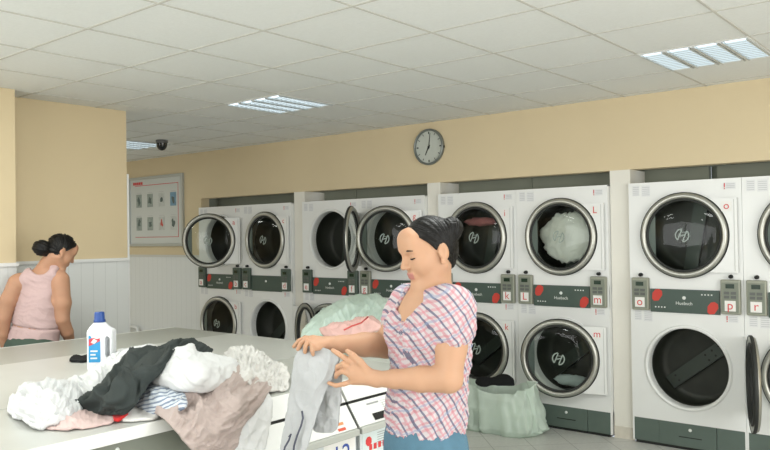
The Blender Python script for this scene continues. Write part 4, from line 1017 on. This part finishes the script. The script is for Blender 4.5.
def lin(a, b, c): return math_node(nt, 'ADD', math_node(nt, 'ADD', math_node(nt, 'MULTIPLY', x, a), math_node(nt, 'MULTIPLY', y, b)), math_node(nt, 'MULTIPLY', z, c))
s = lin(.80, .25, .52); t = lin(-.50, -.25, .84)
nz = nt.nodes.new('ShaderNodeTexNoise'); nz.inputs['Scale'].default_value = 7; nt.links.new(nt.nodes['Texture Coordinate'].outputs['Object'], nz.inputs['Vector'])
s = math_node(nt, 'ADD', s, math_node(nt, 'MULTIPLY', nz.outputs['Fac'], .035)); t = math_node(nt, 'ADD', t, math_node(nt, 'MULTIPLY', nz.outputs['Fac'], .03))
c = mix_col(nt, math_node(nt, 'MULTIPLY', line_mask(nt, t, .017, .0060, .004), .50), (.53, .485, .50), (.50, .18, .21))
c = mix_col(nt, math_node(nt, 'MULTIPLY', line_mask(nt, s, .030, .0065, .0), .55), c, (.52, .18, .22))
c = mix_col(nt, math_node(nt, 'MULTIPLY', line_mask(nt, s, .030, .0055, .015), .80), c, (.085, .095, .17))
c = mix_col(nt, math_node(nt, 'MULTIPLY', line_mask(nt, t, .051, .005, .012), .5), c, (.22, .28, .42))
nt.links.new(c, nt.nodes['Principled BSDF'].inputs['Base Color'])
shirt = np_obj('shirt', V, Q, [ms_], w1)
# neckline and cuff bands
def band(pts, r, name, m): return MB().tube(pts, r, 8).build(name, m, w1)
for k in range(3): pass
# jeans and shoes
F = Field((-.30, -.30, .02), (.30, .30, 1.0), .006)
F.ell(TP(hips, 0, 0, -.02), (.120, .158, .11), .05, rotT)
hp = lambda y, x=0, z=0: TP(np.array([hips[0], hips[1], 0]), x, y, z)
for y in (-1, 1):
    F.cap(hp(y*.085, 0, .86), hp(y*.085, .01, .48), .092, .062, .05); F.cap(hp(y*.085, .01, .48), hp(y*.090, -.01, .09), .062, .048, .02)
V, Q = F.mesh(); V = V+np.stack([np.zeros(len(V)), np.zeros(len(V)), np.zeros(len(V))], 1)
mj = mat('blue_denim', (.075, .17, .24), .8, noise=.15, nscale=40, bump=.3, bscale=500); np_obj('jeans', V, Q, [mj], w1)
for y in (-1, 1):
    F = Field(hp(y*.09, -.14, -.01)-.12, hp(y*.09, .12, .1)+.12, .005); F.ell(hp(y*.09, -.05, .045), (.045, .036, .042), .01, rotT); F.ell(hp(y*.09, .07, .032), (.10, .042, .032), .04, rotT); F.cut_below(.0); V, Q = F.mesh(); V[:, 2] = np.maximum(V[:, 2], .001); np_obj('shoe', V, Q, [mat('dark_shoe', (.05, .05, .055), .5)], w1)

# ---- the woman seen from behind in the pink top
D2 = 5.0
WO2 = view_point(38, 345, D2); WO2 = (WO2.x, WO2.y, 0)
P2 = Person(WO2, D2); J = P2.J
w2 = empty('person', WO2, YAW); tag(w2, 'woman seen from behind in a pink vest bending beyond the counter', 'person')
h2f = frame(R(180+40), R(30)); t2f = frame(R(180+62), R(20)); rot2 = np.stack(t2f)
Hc2 = J(61, 250, .06)
F = Field((-.40, -.35, .62), (.42, .50, 1.75), .0058)
ch2 = J(39, 300, .06); be2 = J(35, 332, .03); hi2 = J(32, 362, .0)
F.ell(ch2, (.115, .158, .20), .03, rot2); F.ell(be2, (.125, .165, .18), .06, rot2); F.ell(hi2, (.15, .19, .17), .06, rot2)
S2L, S2R = J(17, 283, .0), J(60, 280, .02)
F.cap(J(22, 281, .02), J(56, 277, .03), .055, .055, .05); F.cap(J(41, 276, .07), Hc2-h2f[2]*.05-h2f[0]*.02, .062, .055, .03)
F.chain([S2L, J(9, 300, -.02), J(4, 318, -.03)], [.058, .052, .044], .02); F.chain([J(4, 318, -.03), J(3, 334, -.02), J(5, 346, .0)], [.044, .036, .026], .01)
F.chain([S2R, J(62, 303, .02), J(62, 319, .02)], [.060, .056, .047], .02); F.chain([J(62, 319, .02), J(67, 332, .06), J(71, 344, .12)], [.046, .040, .028], .01)
for (hx, hy, hb, s_) in ((5, 346, .0, 1), (71, 344, .12, -1)):
    w_ = J(hx, hy, hb)
    for q in range(4):
        k_ = w_+np.array([s_*(.012*q-.018), .05, -.035-.002*q]); F.cap(w_, k_, .020, .013, .01); finger(F, [k_, k_+np.array([0, .030, -.020]), k_+np.array([0, .045, -.042])], .010, .008)
    finger(F, [w_+np.array([s_*.02, .02, -.01]), w_+np.array([s_*.042, .045, -.022]), w_+np.array([s_*.05, .065, -.04])], .012, .009)
head(F, Hc2, h2f, 1.0)
V, Q = F.mesh(); np_obj('body', V, Q, [skin_mat('tanned_skin', (.46, .25, .155))], w2)
F = Field(Hc2-.22, Hc2+.22, .0045); hair(F, Hc2, h2f, 1.04, J(42, 248, -.02), np.array((.058, .055, .052)))
V, Q = F.mesh(); V = strands(V, Hc2, .006); np_obj('hair', V, Q, [m_hair], w2)
# vest: shell over the torso with cut-away neck and armholes
F = Field((-.40, -.35, .85), (.42, .50, 1.55), .0055)
F.ell(ch2, (.127, .166, .212), .03, rot2); F.ell(be2, (.139, .178, .19), .06, rot2); F.ell(hi2, (.165, .205, .18), .06, rot2)
F.cap(J(27, 279, .03), J(54, 275, .03), .072, .072, .05)
F.cap(J(40, 266, -.3), J(40, 266, .3), .056, .056, .012, 'sub'); F.cap(J(40, 252, -.3), J(40, 252, .3), .062, .062, .012, 'sub')
for (a, b) in ((J(13, 270, 0), J(4, 300, 0)), (J(68, 270, 0), J(64, 298, 0))):
    for q_ in (0, .5, 1): m_ = a*(1-q_)+b*q_; F.cap(m_+np.array([0, -.3, 0]), m_+np.array([0, .3, 0]), .070, .070, .02, 'sub')
F.cut_below(.89)
V, Q = F.mesh(); a_ = np.arctan2(V[:, 1]-ch2[1], V[:, 0]-ch2[0]); dirn = np.stack([np.cos(a_), np.sin(a_), np.zeros_like(a_)], 1)
V = V+dirn*(folds(V[:, 0]*14, V[:, 2]*16, -.35, 2.2, 1, .3)*.009-.002)[:, None]
# drawstring waist crease
wl = J(34, 327, 0)[2]+(V[:, 0])*-.12; V = V-dirn*(.014*np.exp(-((V[:, 2]-wl)/.008)**2))[:, None]
np_obj('vest_top', V, Q, [mat('dusty_pink_jersey', (.53, .385, .375), .85, noise=.04, nscale=60, bump=.2, bscale=300, spec=.1)], w2)
F = Field((-.35, -.35, .02), (.35, .4, 1.02), .008)
F.ell(hi2*np.array([1, 1, 0])+np.array([0, 0, .86]), (.15, .2, .13), .05, rot2)
c2 = hi2*np.array([1, 1, 0])
for y in (-1, 1):
    q = t2f[1]*y*.09; F.cap(c2+q+[0, 0, .82], c2+q+[0, 0, .46], .10, .068, .05); F.cap(c2+q+[0, 0, .46], c2+q+[0, 0, .08], .068, .05, .02)
V, Q = F.mesh(); np_obj('trousers', V, Q, [mat('dark_green_trousers', (.05, .08, .06), .8)], w2)
fh = t2f[0]*np.array([1, 1, 0]); fh /= np.linalg.norm(fh)
for y in (-1, 1):
    q = c2+t2f[1]*y*.09; F = Field(q+[0, 0, .04]-.24, q+[0, 0, .04]+.24, .007); F.cap(q+[0, 0, .04], q+fh*.13+[0, 0, .03], .045, .035, .02); V, Q = F.mesh(); V[:, 2] = np.maximum(V[:, 2], .001); np_obj('shoe', V, Q, [bpy.data.materials['dark_shoe']], w2)
